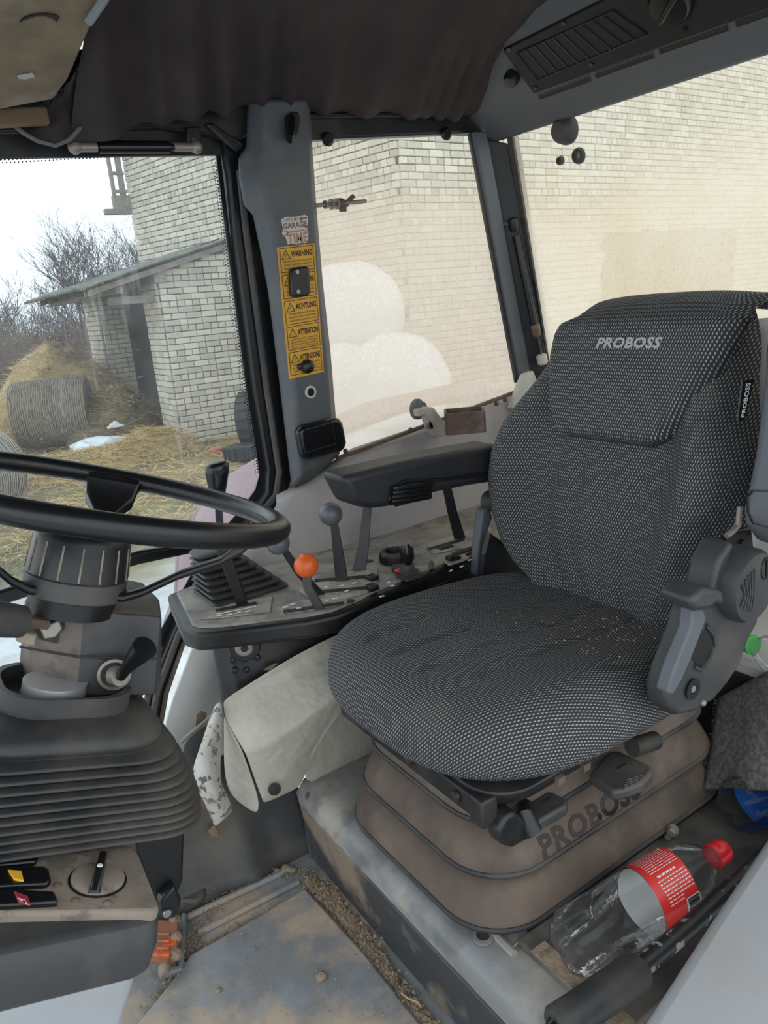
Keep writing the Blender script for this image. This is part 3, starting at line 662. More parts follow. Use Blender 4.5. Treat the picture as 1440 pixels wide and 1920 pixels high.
m2.add([gm(.80, .10, .0012), gm(.96, .09, .0012), gm(.96, .14, .0012), gm(.80, .15, .0012)], [(0, 1, 2, 3)])
m1.build('lettering', M['tan_ink'], gs, recalc=False); m2.build('lettering', M['tan_dark'], gs, recalc=False)

# ------------------------------------------------------------------ ceiling
ceil = thing('ceiling', (.6, .8, 1.4), 'dark brown sagging headliner cloth with creases', 'headliner', kind='structure')
MB().bb((-.45, .05, 1.545), (1.33, 1.46, 1.57)).build('roof_skin', M['black_metal'], ceil)
MB().bb((-.45, .03, 1.37), (1.33, .09, 1.55)).build('near_header', M['black_metal'], ceil, bevel=.01)
MB().bb((-.45, .03, 1.37), (-.39, 1.46, 1.55)).build('front_header', M['black_metal'], ceil, bevel=.01)
hemX = [.34, .38, .43, .506, .6, .75, .95, 1.16, 1.25]; hemZ = [1.288, 1.300, 1.318, 1.339, 1.358, 1.368, 1.372, 1.378, 1.385]
prof = [(1.425, .03), (1.412, .008), (1.395, -.002), (1.375, -.001), (1.355, .006), (1.33, .020), (1.29, .042), (1.24, .066), (1.18, .088), (1.10, .108), (1.0, .122), (.85, .135), (.6, .145), (.3, .15), (.05, .155)]
def cloth(u, v):
    X = .345 + (1.235 - .345) * u
    t = v * (len(prof) - 1); i = min(int(t), len(prof) - 2); f = t - i
    y = prof[i][0] + (prof[i + 1][0] - prof[i][0]) * f; dz = prof[i][1] + (prof[i + 1][1] - prof[i][1]) * f
    hz = interp(X, hemX, hemZ); w_ = min(1, max(0, (1.42 - y) / .22)); hz = hz * (1 - w_) + 1.372 * w_
    z = hz + dz
    # creases run diagonally from the hem
    s = X + (1.42 - y) * .35
    cr = 0
    for k, (c_, wd, am) in enumerate(((.43, .035, .022), (.52, .022, .014), (.575, .026, .020), (.64, .018, .017), (.715, .012, .012), (.77, .012, .010), (.85, .02, .008), (.95, .03, .010), (1.06, .02, .014), (1.10, .016, .012), (1.14, .014, .012), (1.18, .015, .014))):
        cr += am * exp(-((s - c_) / wd) ** 2)
    fall = exp(-((y - 1.30) / .20) ** 2)
    z -= cr * fall * 1.5; y2 = y - cr * fall * 1.1
    z += .006 * mnoise.noise((X * 9, y * 9, 0)) + .003 * mnoise.noise((X * 25, y * 14, 3)); z += .004 * mnoise.noise((X * 18, 2, 0)) * (1 if v < .3 else 0)
    if u < .12: z -= .012 * (1 - u / .12) * fall
    return Vector((X - .05 * (1.4 - y) * max(0, (.2 - u) / .2) * -1, y2, z))
MB().grid(cloth, 110, 56).build('cloth', M['headliner'], ceil, smooth='all')
# loose flap at the front end
f0 = [(28, 236), (45, 250), (70, 264), (104, 273), (130, 262), (150, 240), (168, 214)]
f1 = [(60, 205), (90, 190), (110, 175), (135, 150), (150, 120), (163, 90), (180, 60)]
def flap(u, v):
    t = u * 6; i = min(int(t), 5); f = t - i
    a_ = at(f0[i][0] + (f0[i + 1][0] - f0[i][0]) * f, f0[i][1] + (f0[i + 1][1] - f0[i][1]) * f, Y=1.385 - .03 * u)
    b_ = at(f1[i][0] + (f1[i + 1][0] - f1[i][0]) * f, f1[i][1] + (f1[i + 1][1] - f1[i][1]) * f, Y=1.395 - .06 * u)
    p = a_.lerp(b_, v); p.y += .014 * sin(u * 9) * sin(pi * v) + .004 * mnoise.noise((u * 20, v * 8, 1)); p.z += .003 * mnoise.noise((u * 30, v * 3, 5)); return p
MB().grid(flap, 36, 14).build('loose_flap', M['headliner'], ceil, smooth='all', solid=.003)
hem = [at(x, y, Y=1.385 - .03 * i / 6 - .004) for i, (x, y) in enumerate(f0)]
MB().tube(hem, .0035, 6).build('flap_hem', M['liner_pale'], ceil, smooth=True)
# bare foam board at the front
B1, B2, B3 = at(190, 0, Y=1.13), at(100, 195, Y=1.30), at(0, 210, Y=1.305)
bn = (B2 - B1).cross(B3 - B1).normalized()
bpts = [(230, -90), (192, 0), (160, 75), (128, 150), (100, 188), (40, 199), (0, 207), (-260, 230), (-300, -300), (300, -300)]
bd = MB().prism([atp(x, y, B1, bn) for x, y in bpts], Vector((0, .0, .016))).build('foam_board', M['foam_board'], ceil, bevel=.004)
tear = [(36, 39), (48, 30), (66, 25), (88, 24), (104, 27), (110, 30), (106, 40), (98, 33), (84, 28), (64, 29), (50, 34)]
sgn = -1 if bn.z > 0 else 1
MB().prism([atp(x, y, B1 + bn * sgn * .001, bn) for x, y in tear], bn * sgn * .002).build('tear', M['ink'], bd)
MB().prism([atp(x, y, B1 + bn * sgn * .001, bn) for x, y in ((31, 141), (60, 136), (66, 143), (48, 148), (34, 147))], bn * sgn * .001).build('scuff', M['fender_in'], bd)
MB().prism(pxpoly([(-250, 210), (88, 199), (95, 232), (40, 234), (-250, 250)], Y=1.35), (0, .02, 0)).build('batten', M['brown_wood'], ceil, bevel=.003)
MB().tube([atp(x, y, B1 + bn * sgn * .01, bn) for x, y in ((215, -40), (194, 0), (165, 42))], .006, 8).build('edge_strip', M['seal'], ceil, smooth=True)
MB().prism([at(-250, 140, Y=1.44), at(420, 60, Y=1.44), at(420, 290, Y=1.44), at(-250, 300, Y=1.44)], (0, .012, 0)).build('side_lining', M['black_metal'], ceil)

# rear roof panel with air slots
roofp = thing('trim_3', (1.25, .7, 1.33), 'grey rear roof panel with air slots and black control plate', 'roof panel', kind='structure')
Bp, Tp = Vector((1.30, 0, 1.325)), Vector((1.144, 0, 1.457))
sdir = (Tp - Bp).normalized(); pn = Vector((-sdir.z, 0, sdir.x)); pn = pn if pn.z < 0 else -pn
def rpx(x, y, off=0): return atp(x, y, Bp + pn * off, pn)
Yf, Yn = 1.425, .02
up_ = Vector((.12, 0, .10))
MB().prism([Bp + Vector((0, Yf, 0)), Bp + Vector((.014, Yf, .006)), Vector((1.34, Yf, 1.53)), Vector((1.10, Yf, 1.53)), Tp + Vector((-.004, Yf, .012)), Tp + Vector((0, Yf, 0)), Vector((1.236, Yf, 1.379)) - pn * -.001], (0, Yn - Yf, 0)).build('panel', M['panel_grey'], roofp, bevel=.006)
for sl in (((1009, 179), (1106, 142), (1108.5, 153), (1012, 187.5)), ((1115.6, 137), (1224, 97), (1227, 109), (1117.5, 148)), ((1234.5, 90), (1364, 44), (1367, 58), (1239, 102)), ((1377, 37.5), (1480, 2), (1483, 17), (1382, 52))):
    MB().prism([rpx(x, y, .0008) for x, y in sl], pn * .0012).build('air_slot', M['ink'], roofp)
    e = [rpx(x, y, .002) for x, y in sl]
    MB().tube(e, .0009, 6, closed=True).build('slot_rim', M['panel_grey'], roofp, smooth=True)
pl_ = MB().prism([rpx(x, y, -.001) for x, y in ((945, 89), (1140, -9), (1600, -190), (1600, -45), (1225, 90), (1004, 171))], pn * .008).build('control_plate', M['plate_black'], roofp, bevel=.003)
gr = [(968, 100), (1150, 20), (1215, 65), (1008, 150)]
g4 = [rpx(x, y, .0085) for x, y in gr]
for i in range(11):
    a_ = g4[0].lerp(g4[1], i / 10); b_ = g4[3].lerp(g4[2], i / 10); MB().tube([a_, b_], .0009, 6).build('rib', M['black_clean'], pl_, smooth=True)
for i in range(4): MB().tube([g4[i], g4[(i + 1) % 4]], .0009, 6).build('rib', M['black_clean'], pl_, smooth=True)
for (x, y) in ((955, 92), (1057, 43), (1004, 165), (1109, 121), (1285, 55)): MB().lathe([(.0045, 0), (.0045, .002)], rpx(x, y, .007), pn, 10).build('screw', M['black_clean'], pl_)
kc = rpx(1259, 4, .007)
kd = MB().lathe([(.036, 0), (.036, .008), (.031, .014), (.002, .015)], kc, pn, 28).build('fan_knob', M['black_clean'], pl_, smooth=True)
MB().prism([rpx(x, y, .02) for x, y in ((1236, 34), (1246, 38), (1286, -30), (1274, -34))], pn * .012).build('knob_grip', M['black'], kd, bevel=.003)
MB().lathe([(.016, 0), (.016, .012), (.012, .02), (.001, .021)], rpx(962, 142, .001), pn, 20).build('push_button', M['black'], roofp, smooth=True)

# ------------------------------------------------------------------ the seat
seat = thing('operator_seat', (.7, .76, PZ), 'black woven-cloth suspension seat with headrest, on dusty brown bellows', 'seat')
def rrect(cx, cy, hx, hy, r, z, n=7):
    pts = []
    for sx, sy, a0 in ((1, 1, 0), (-1, 1, pi / 2), (-1, -1, pi), (1, -1, 3 * pi / 2)):
        for k in range(n):
            a = a0 + (pi / 2) * k / (n - 1); pts.append(Vector((cx + sx * (hx - r) + r * cos(a), cy + sy * (hy - r) + r * sin(a), z)))
    return pts
# bellows: stacked folds
BX0, BX1, BY0, BY1 = .474, 1.0, .572, .935
bcx, bcy, bhx, bhy = (BX0 + BX1) / 2, (BY0 + BY1) / 2, (BX1 - BX0) / 2, (BY1 - BY0) / 2
rings = []; z = PZ + .020
folds = [(.004, .068), (-.008, .066), (-.020, .066)]
for k, (o_, h_) in enumerate(folds):
    for t, ins in ((0, -.046), (.03, -.010), (.06, .0), (.20, .002), (.24, .001), (.40, -.003), (.58, -.010), (.76, -.022), (.90, -.038), (1.0, -.050)):
        rings.append(rrect(bcx + .004 * k, bcy, bhx + o_ + ins, bhy + o_ + ins, .085 + ins * .4, z + h_ * t, 9))
    z += h_
bell = MB().loft(rings).build('bellows', M['bellows'], seat, smooth='all')
MB().loft([rrect(bcx, bcy, bhx - .012, bhy - .012, .075, PZ), rrect(bcx, bcy, bhx - .016, bhy - .016, .075, PZ + .024)]).build('bellows_skirt', M['bellows'], bell, smooth=True)
for k in range(3): MB().tube([a_.lerp(b_, .5) for a_, b_ in zip(rings[k * 10 + 2], rings[k * 10 + 3])], .0046, 8, closed=True).build('fold_lip', M['boot'], bell, smooth=True)
BZT = z
# raised lettering on the near side of the bellows
vs, fs = text_verts('PROBOSS', 1.0, .03, 'CENTER', 0, 1.08)
bb_ = bell.data; bv = BVHTree.FromPolygons([v.co + BASE[bell] for v in bb_.vertices], [tuple(p.vertices) for p in bb_.polygons])
def stick(p, dir_, bvh, off, back=.3):
    dir_ = Vector(dir_).normalized(); h = bvh.ray_cast(p - dir_ * back, dir_); 
    return (h[0] - dir_ * off) if h[0] is not None else p
w_ = max(p.x for p in vs) - min(p.x for p in vs)
ta, tb = at(996, 1596, Y=.60), at(1178, 1490, Y=.60)
tcz = PZ + .020 + .068 + .021
for half, mt_ in ((0, 'bellows_dark'), (1, 'black')):
    cut = .06 * w_
    ff = [f for f in fs if (sum(vs[i].x for i in f) / len(f) > cut) == bool(half)]
    use = sorted({i for f in ff for i in f}); mp = {i: k for k, i in enumerate(use)}
    pts = [stick(Vector(((ta.x + tb.x) / 2 + vs[i].x * (tb.x - ta.x) / w_, .60, tcz + vs[i].y * .040)), (0, 1, -.25), bv, .0012) for i in use]
    MB().add(pts, [tuple(mp[i] for i in f) for f in ff]).build('bellows_lettering', M[mt_], bell, recalc=False)
# suspension frame and pan
FZ = BZT
MB().loft([rrect(.705, .745, .215, .160, .03, FZ - .012), rrect(.705, .745, .220, .165, .03, FZ + .016)]).build('suspension_frame', M['black_metal'], seat, bevel=.003)
MB().loft([rrect(.71, .768, .205, .185, .05, FZ - .014), rrect(.71, .768, .225, .205, .06, FZ + .004), rrect(.71, .770, .232, .218, .06, FZ + .027)]).build('seat_pan', M['black_metal'], seat, bevel=.003)
for t in (.08, .42, .78):
    p = Vector((.4745, .60 + .29 * t, FZ + .004)); MB().lathe([(.008, 0), (.007, .004), (.002, .006)], p, (-1, 0, 0), 12).build('bolt', M['black_metal'], seat, smooth=True)
MB().bb((.476, .590, FZ - .012), (.484, .905, FZ + .018)).build('front_plate', M['black_metal'], seat, bevel=.002)
MB().bb((.474, .575, FZ - .018), (.500, .600, FZ + .020)).build('corner_bracket', M['black_metal'], seat, bevel=.003)
for (x, y) in ((1050, 1462), (1098, 1437)): MB().box(at(x, y, Y=.553), (.012, .006, .010)).build('pan_slot', M['bellows'], seat)

# cushion
CX0, CX1, CY0, CY1 = .447, .985, .535, 1.015
ccx, ccy = (CX0 + CX1) / 2, (CY0 + CY1) / 2; chx, chy = (CX1 - CX0) / 2, (CY1 - CY0) / 2
def plan(a):
    ca, sa = cos(a), sin(a); e = 3.4 if ca > 0 else 2.9
    k = (abs(ca) ** e + abs(sa) ** e) ** (-1 / e); return Vector((ca * k * chx, sa * k * chy, 0))
CZ = FZ + .016
def ctop(x, y):
    u = (x - CX0) / (2 * chx); w = (y - ccy) / chy
    z = CZ + .098 - .022 * u + .010 * exp(-((abs(w) - .78) / .18) ** 2) - .010 * exp(-((u - .75) / .2) ** 2) * (1 - w * w)
    for g in (-.42, -.14, .14, .42): z -= .0045 * exp(-((w - g - .05 * u) / .028) ** 2) * (1 if .12 < u < .9 else .2)
    return z
NA, rr_ = 96, [0, .1, .2, .3, .4, .5, .6, .7, .78, .84, .89, .93, .96, .98, 1.0]
rings = []; uvs = []
for s_ in rr_:
    rg = []
    for j in range(NA + 1):
        a = 2 * pi * j / NA; p = plan(a) * s_; x, y = ccx + p.x, ccy + p.y
        d_ = max(0, (s_ - .70) / .30); zz = ctop(x, y) - .056 * (1 - sqrt(max(0, 1 - d_ ** 2.3)))
        rg.append(Vector((x, y, zz)))
    rings.append(rg)
for zb, ins in ((FZ + .046, 1.008), (FZ + .036, 1.002), (FZ + .028, .985), (FZ + .024, .93)):
    rg = []
    for j in range(NA + 1):
        a = 2 * pi * j / NA; p = plan(a) * ins; x, y = ccx + p.x, ccy + p.y
        rg.append(Vector((x, y, zb)))
    rings.append(rg)
for j in range(NA + 1):
    pass
uvl = []; acc = [0.0] * (NA + 1)
for i, rg in enumerate(rings):
    row = []
    for j in range(NA + 1):
        if i: acc[j] += (rg[j] - rings[i - 1][j]).length
        a = 2 * pi * j / NA; d_ = plan(a).normalized(); row.append((d_.y * acc[j], d_.x * acc[j]))
    uvl += row
cush = MB().loft(rings, closed=False, caps=False, uvs=uvl).build('cushion', M['cloth'], seat, smooth='all')

# backrest
RX = lambda Z: .905 + .20 * (Z - .5)
RNn = Vector((1, 0, -.20)).normalized(); RPn = Vector((.905, 0, .5))
def bpx(lst, off=0): return [atp(x, y, RPn + RNn * off, RNn) for x, y in lst]
Lp = bpx([(985, 1075), (952, 1040), (930, 1000), (917, 940), (913, 880), (918, 830), (935, 785), (965, 745), (1000, 702), (1026, 660), (1040, 625), (1060, 600), (1082, 588)])
Rp = bpx([(1272, 1172), (1300, 1130), (1330, 1075), (1365, 1010), (1390, 950), (1402, 885), (1397, 840), (1386, 780), (1384, 720), (1388, 665), (1386, 630), (1380, 600), (1372, 582)])
Lz, Ly = [p.z for p in Lp], [p.y for p in Lp]; Rz, Ry = [p.z for p in Rp], [p.y for p in Rp]
ZB0, ZB1 = .452, .952
def back_rings(z0, z1, nz, grow=0, xoff=0, depth=.085, yl=None, yr=None, bol=True, topround=.03):
    rings, uvs = [], []
    for i in range(nz + 1):
        Z = z0 + (z1 - z0) * i / nz; l_ = (yl or (lambda z: interp(z, Lz, Ly)))(Z) + grow; r_ = (yr or (lambda z: interp(z, Rz, Ry)))(Z) - grow
        t = i / nz; edge = min(1, min(t, 1 - t) / .07); sh = (1 - edge) ** 2 * topround
        mid_, hw = (l_ + r_) / 2, (l_ - r_) / 2 - sh * .5
        rg = []; uv = []
        NU = 44
        for j in range(NU + 1):
            u = -1 + 2 * j / NU
            x = RX(Z) + xoff + sh
            ua = abs(u)
            x += .055 * max(0, (ua - .80) / .20) ** 2.4
            if bol:
                lowf = exp(-((Z - .68) / .16) ** 2)
                x -= (.036 * lowf + .008) * exp(-((ua - .76) / .17) ** 2)
                x -= .012 * exp(-((Z - .62) / .07) ** 2) * exp(-(u / .55) ** 2)
                for g in (-.34, -.11, .12, .36): x += .007 * exp(-((u - g) / .035) ** 2) * min(1, max(0, (.80 - Z) / .1))
            rg.append(Vector((x, mid_ - u * hw, Z))); uv.append((mid_ - u * hw * (1 + .15 * ua ** 6), Z))
        for j in range(1, 10):
            u = 1 - 2 * j / 10; rg.append(Vector((RX(Z) + xoff + depth - sh, mid_ - u * hw * .97, Z))); uv.append((mid_ - u * hw - .1, Z))
        rg.append(rg[0].copy()); uv.append((uv[0][0] + .02, uv[0][1]))
        rings.append(rg); uvs += uv
    return rings, uvs
rg, uv = back_rings(ZB0, ZB1, 60)
mb = MB(); mb.loft(rg, closed=False, caps=False, uvs=uv); mb.add(rg[-1][:-1], [tuple(range(len(rg[-1]) - 1))], [(p.y, p.x) for p in rg[-1][:-1]]); mb.add(rg[0][:-1], [tuple(range(len(rg[0]) - 1))], [(p.y, p.x) for p in rg[0][:-1]])
backr = mb.build('backrest', M['cloth'], seat, smooth='all')
# plastic shell behind
rg, uv = back_rings(.56, .925, 20, grow=-.004, xoff=.062, depth=.055, bol=False)
MB().loft(rg, closed=False, caps=False).build('back_shell', M['light_panel'], seat, smooth='all')
# headrest pad laid over the top of the backrest
HL = bpx([(1110, 826), (1060, 812), (1042, 790), (1034, 760), (1031, 715), (1033, 665), (1040, 628), (1052, 606), (1075, 591)], -.012)
HR = bpx([(1215, 838), (1262, 818), (1290, 782), (1322, 738), (1352, 694), (1376, 650), (1393, 615), (1402, 596), (1394, 578)], -.012)
Hlz, Hly = [p.z for p in HL], [p.y for p in HL]; Hrz, Hry = [p.z for p in HR], [p.y for p in HR]
hz0, hz1 = min(Hlz[0], Hrz[0]) + .002, .958
rings, uvs = [], []
NZ, NU = 44, 40
for i in range(NZ + 9):
    if i <= NZ: Z = hz0 + (hz1 - hz0) * i / NZ; over = 0
    else: Z = hz1; over = (i - NZ) / 8
    l_, r_ = interp(Z, Hlz, Hly), interp(Z, Hrz, Hry); mid_, hw = (l_ + r_) / 2, (l_ - r_) / 2
    t = (Z - hz0) / (hz1 - hz0)
    rgx, uvx = [], []
    for j in range(NU + 1):
        u = -1 + 2 * j / NU; ua = abs(u)
        th = .030 * (1 - max(0, (ua - .80) / .20) ** 2.2) * (1 - (1 - min(1, t / .10)) ** 2)
        topc = max(0, (t - .86) / .14)
        x = RX(Z) - .004 - th + .030 * topc ** 2
        if over: x += .105 * over
        z_ = Z + (.012 * sin(pi * min(1, over * 1.2)) if over else 0) - (.03 * max(0, over - .6) if over else 0)
        z_ -= .010 * ua ** 3 * (1 if over or topc else 0) * max(topc, 1 if over else 0)
        rgx.append(Vector((x, mid_ - u * hw, z_))); uvx.append((mid_ - u * hw, Z + .105 * over))
    rings.append(rgx); uvs += uvx
head = MB().loft(rings, closed=False, caps=False, uvs=uvs).build('headrest_cover', M['cloth'], seat, smooth='all', solid=.006)
MB().tube([rings[0][j] + Vector((.004, 0, 0)) for j in range(2, NU - 1)], .0035, 6).build('headrest_piping', M['rubber'], seat, smooth=True)
# embroidered lettering
bv = BVHTree.FromPolygons([v.co + BASE[head] for v in head.data.vertices], [tuple(p.vertices) for p in head.data.polygons])
vs, fs = text_verts('PROBOSS', 1.0, .035, 'CENTER', .22, 1.05)
w_ = max(p.x for p in vs) - min(p.x for p in vs)
A_, B_ = atp(1122, 645, RPn - RNn * .03, RNn), atp(1245, 640, RPn - RNn * .03, RNn)
ctr = (A_ + B_) / 2; tw = abs(A_.y - B_.y)
mb = MB(); mb.add([stick(ctr + Vector((0, -p.x * tw / w_, p.y * .0215)), (1, 0, 0), bv, .0042) for p in vs], fs)
mb.build('headrest_lettering', M['grey_thread'], head, recalc=False, label='silver embroidered brand lettering')
# side tag
tg = [at(1390, 714, Y=.532), at(1411, 711, Y=.532), at(1394, 787, Y=.532), at(1381, 788, Y=.532)]
tagm = quad_map(tg[0], tg[1], tg[2], tg[3])
tag = MB().prism([tagm(0, 0), tagm(1, 0), tagm(1, 1), tagm(0, 1)], (0, -.002, 0)).build('side_tag', M['black_clean'], seat)
vs, fs = text_verts('PROBOSS', 1.0, .03, 'CENTER', 0, 1.05); w_ = max(p.x for p in vs) - min(p.x for p in vs)
mb = MB(); mb.add([tagm(.5 - p.y * .62, .5 - p.x * .86 / w_, .0032) + Vector((0, 0, 0)) for p in vs], fs); mb.build('tag_lettering', M['white_ink'], tag, recalc=False)

# crumbs on the cushion
rnd = random.Random(77); mb = MB()
for k in range(150):
    x, y = rnd.uniform(.72, .90), rnd.gauss(.66, .08)
    if not CY0 + .04 < y < CY1 - .1: continue
    p = Vector((x, y, ctop(x, y) + .0006)); r_ = rnd.uniform(.0006, .0016)
    mb.add([p + Vector((r_, 0, 0)), p + Vector((-r_, r_ * .6, 0)), p + Vector((0, -r_, 0)), p + Vector((0, 0, r_))], [(0, 1, 3), (1, 2, 3), (2, 0, 3)])
mb.build('cushion_crumbs', M['dried_grass'], seat, recalc=False, kind='stuff')
# near side hardware
SY = .495
sc = [(1304, 1142), (1345, 1132), (1385, 1140), (1428, 1160), (1406, 1200), (1388, 1250), (1365, 1285), (1340, 1315), (1302, 1338), (1271, 1344), (1254, 1330), (1251, 1300), (1262, 1262), (1274, 1231), (1290, 1190)]
cov = MB().prism(pxpoly(sc, Y=SY), (0, .035, 0)).build('side_cover', M['dark_grey'], seat, bevel=.008, seg=3)
MB().prism(pxpoly([(1300, 1144), (1320, 1142), (1326, 1160), (1300, 1228), (1280, 1275), (1262, 1305), (1252, 1300), (1264, 1258), (1276, 1228), (1296, 1180)], Y=SY - .016), (0, .018, 0)).build('recline_lever', M['mid_grey'], cov, bevel=.003)
MB().prism(pxpoly([(1296, 1126), (1322, 1103), (1357, 1107), (1362, 1136), (1346, 1132), (1330, 1144), (1304, 1146)], Y=SY - .034), (0, .045, 0)).build('lever_grip', M['dark_grey'], cov, bevel=.006)
MB().prism(pxpoly([(1310, 1186), (1326, 1178), (1338, 1200), (1336, 1226), (1318, 1252), (1304, 1248), (1296, 1232)], Y=SY - .001), (0, .012, 0)).build('lever_pocket', M['black'], cov, bevel=.002)
pk = [at(x, y, Y=SY - .001) for x, y in ((1324, 1172), (1338, 1190), (1341, 1212), (1332, 1236), (1314, 1256), (1302, 1250))]
MB().tube(pk, .003, 6).build('pocket_rim', M['dark_grey'], cov, smooth=True)
c_ = at(1297, 1291, Y=SY - .001); MB().lathe([(.006, -.002), (.013, -.002), (.014, .003), (.006, .003)], c_, (0, -1, 0), 18, caps=False).build('bolt_recess', M['black'], cov, smooth=True)
MB().lathe([(.006, 0), (.005, .003), (.001, .0032)], c_, (0, -1, 0), 6).build('hex_bolt', M['steel'], cov)
c_ = at(1318, 1318, Y=SY - .001); MB().sphere(c_, .0045, 8, 6).build('pin', M['steel'], cov, smooth='all')
# recliner disc
dc = at(1404, 1098, Y=SY - .012)
dk = MB().lathe([(.049, .03), (.049, -.002), (.045, -.010), (.03, -.012), (.001, -.012)], dc, (0, 1, 0), 40).build('recliner_disc', M['dark_grey'], seat, smooth=True)
for k in range(5):
    a0 = -.2; x = -.036 + k * .0062; h_ = sqrt(max(0, .041 ** 2 - x * x)) * .72
    MB().tube([dc + Vector((x, -.0125, -h_)), dc + Vector((x * .82, -.013, 0)), dc + Vector((x, -.0125, h_))], .0016, 6).build('disc_rib', M['dark_grey'], dk, smooth=True)
cc = dc + Vector((.016, -.0125, .022))
MB().tube([cc + Vector((.011 * cos(a), 0, .014 * sin(a))) for a in [2 * pi * k / 16 for k in range(16)]], .0012, 6, closed=True).build('plug_ring', M['black'], dk, smooth=True)
MB().box(cc, (.0035, .003, .021)).build('plug_slot', M['black'], dk)
MB().prism([dc + Vector((x, .012, z)) for x, z in ((-.058, -.012), (-.062, .012), (-.048, .044), (-.024, .062), (-.014, .058), (-.03, .03), (-.044, .0))], (0, .04, 0)).build('recliner_collar', M['dark_grey'], seat, bevel=.006)
MB().prism(pxpoly([(1362, 1000), (1410, 990), (1416, 1040), (1420, 1080), (1366, 1060)], Y=.52), (0, .01, 0)).build('hinge_plate', M['black_metal'], seat, bevel=.003)
MB().lathe([(.008, 0), (.008, .004)], at(1390, 1022, Y=.52), (0, -1, 0), 14).build('hinge_hole', M['ink'], seat)
MB().tube(pxpoly([(1362, 1005), (1375, 995), (1384, 985), (1388, 950)], Y=.515), .004, 8).build('hinge_spring', M['steel'], seat, smooth=True)
# raised near armrest
ar = [(1460, 500), (1440, 610), (1432, 660), (1428, 712), (1422, 760), (1411, 852), (1398, 915), (1389, 955), (1391, 985), (1410, 1010), (1450, 1024), (1500, 1010), (1540, 960), (1570, 700), (1590, 500)]
arm = MB().prism(pxpoly(ar, Y=.505), (0, -.05, 0)).build('raised_armrest', M['mid_grey'], seat, bevel=.012, seg=3)
MB().prism(pxpoly([(1462, 500), (1441, 600), (1431, 660), (1430, 715), (1560, 730), (1580, 500)], Y=.510), (0, -.058, 0)).build('armrest_pad', M['dark_grey'], arm, bevel=.01, seg=3)
MB().tube(pxpoly([(1450, 920), (1412, 920), (1402, 932), (1403, 960), (1412, 980), (1440, 988)], Y=.4545), .0018, 6).build('pivot_line', M['black'], arm, smooth=True)
# lowered far armrest
fa = [(676, 886), (760, 866), (860, 846), (940, 832), (945, 902), (880, 912), (812, 926), (740, 950), (700, 955), (668, 950), (640, 895)]
arm2 = MB().prism(pxpoly(fa, Y=1.045), (0, .078, 0)).build('lowered_armrest', M['arm_black'], seat, bevel=.012, seg=3)
MB().prism(pxpoly([(725, 938), (735, 915), (752, 900), (800, 893), (915, 884), (915, 893), (815, 902), (800, 935), (740, 950)], Y=1.046), (0, -.005, 0)).build('armrest_groove', M['black'], arm2, bevel=.003)
for k in range(4):
    MB().tube([at(736 - k, 917 + 8 * k, Y=1.036), at(770, 913 + 8 * k, Y=1.030), at(806, 909 + 7 * k, Y=1.036)], .006, 8).build('grip_rib', M['black_clean'], arm2, smooth=True)
# far recline strap
MB().prism(pxpoly([(905, 955), (918, 950), (925, 970), (912, 1010), (905, 1080), (892, 1080), (897, 1010)], Y=1.03), (0, .02, 0)).build('far_recliner', M['mid_grey'], seat, bevel=.005)
MB().lathe([(.02, 0), (.02, .02), (.014, .026)], at(915, 938, Y=1.05), (0, -1, 0), 18).build('far_hinge', M['dark_grey'], seat, smooth=True)
MB().prism(pxpoly([(920, 1000), (960, 1030), (1000, 1070), (960, 1075), (905, 1085), (910, 1040)], Y=1.0), (0, .012, 0)).build('hinge_plate', M['black_metal'], seat)
# adjustment paddles on the near side
def paddle(pts, th, lines, name='adjust_paddle'):
    top = pxpoly(pts, Z=.345 if lines == 0 else .37)
    return top
pt = [(975, 1518), (1022, 1482), (1036, 1484), (1065, 1498), (1063, 1510), (1003, 1545), (990, 1542)]
pa = MB().prism(pxpoly(pt, Z=.362), (0, 0, -.016)).build('adjust_paddle', M['dark_grey'], seat, bevel=.004, seg=2)
MB().box(at(1027, 1499, Z=.363), (.016, .002, .001)).build('paddle_mark', M['ink'], pa)
for k in range(4): MB().tube(pxpoly([(981 + 5 * k, 1518 + 3.4 * k), (1003 + 2.5 * k, 1534 + 1.5 * k)], Z=.3625), .0012, 6).build('paddle_rib', M['dark_grey'], pa, smooth=True)
pt = [(1104, 1450), (1142, 1408), (1160, 1406), (1222, 1436), (1225, 1448), (1205, 1468), (1166, 1482), (1150, 1484)]
pa = MB().prism(pxpoly(pt, Z=.374), (0, 0, -.016)).build('adjust_paddle', M['dark_grey'], seat, bevel=.004, seg=2)
MB().box(at(1166, 1436, Z=.375), (.018, .002, .001)).build('paddle_mark', M['ink'], pa)
for k in range(4): MB().tube(pxpoly([(1168 + 2 * k, 1478 - 5 * k), (1196 + 4 * k, 1468 - 5 * k), (1218, 1448 - 2 * k)], Z=.3745), .0012, 6).build('paddle_rib', M['dark_grey'], pa, smooth=True)
mb = MB(); mb.prism(pxpoly([(934, 1560), (950, 1530), (968, 1522), (985, 1540), (1006, 1548), (1008, 1570), (985, 1578), (960, 1592), (940, 1585)], Y=.562), (0, .024, 0)); mb.build('weight_knob', M['black'], seat, bevel=.005)
MB().tube([at(1000, 1560, Y=.56), at(985, 1530, Y=.57), at(985, 1515, Y=.59)], .012, 10).build('knob_shaft', M['black'], seat, smooth=True)
MB().tube([at(1185, 1402, Y=.548), at(1228, 1388, Y=.548)], .0125, 14).build('pivot_bush', M['black_metal'], seat, smooth=True)

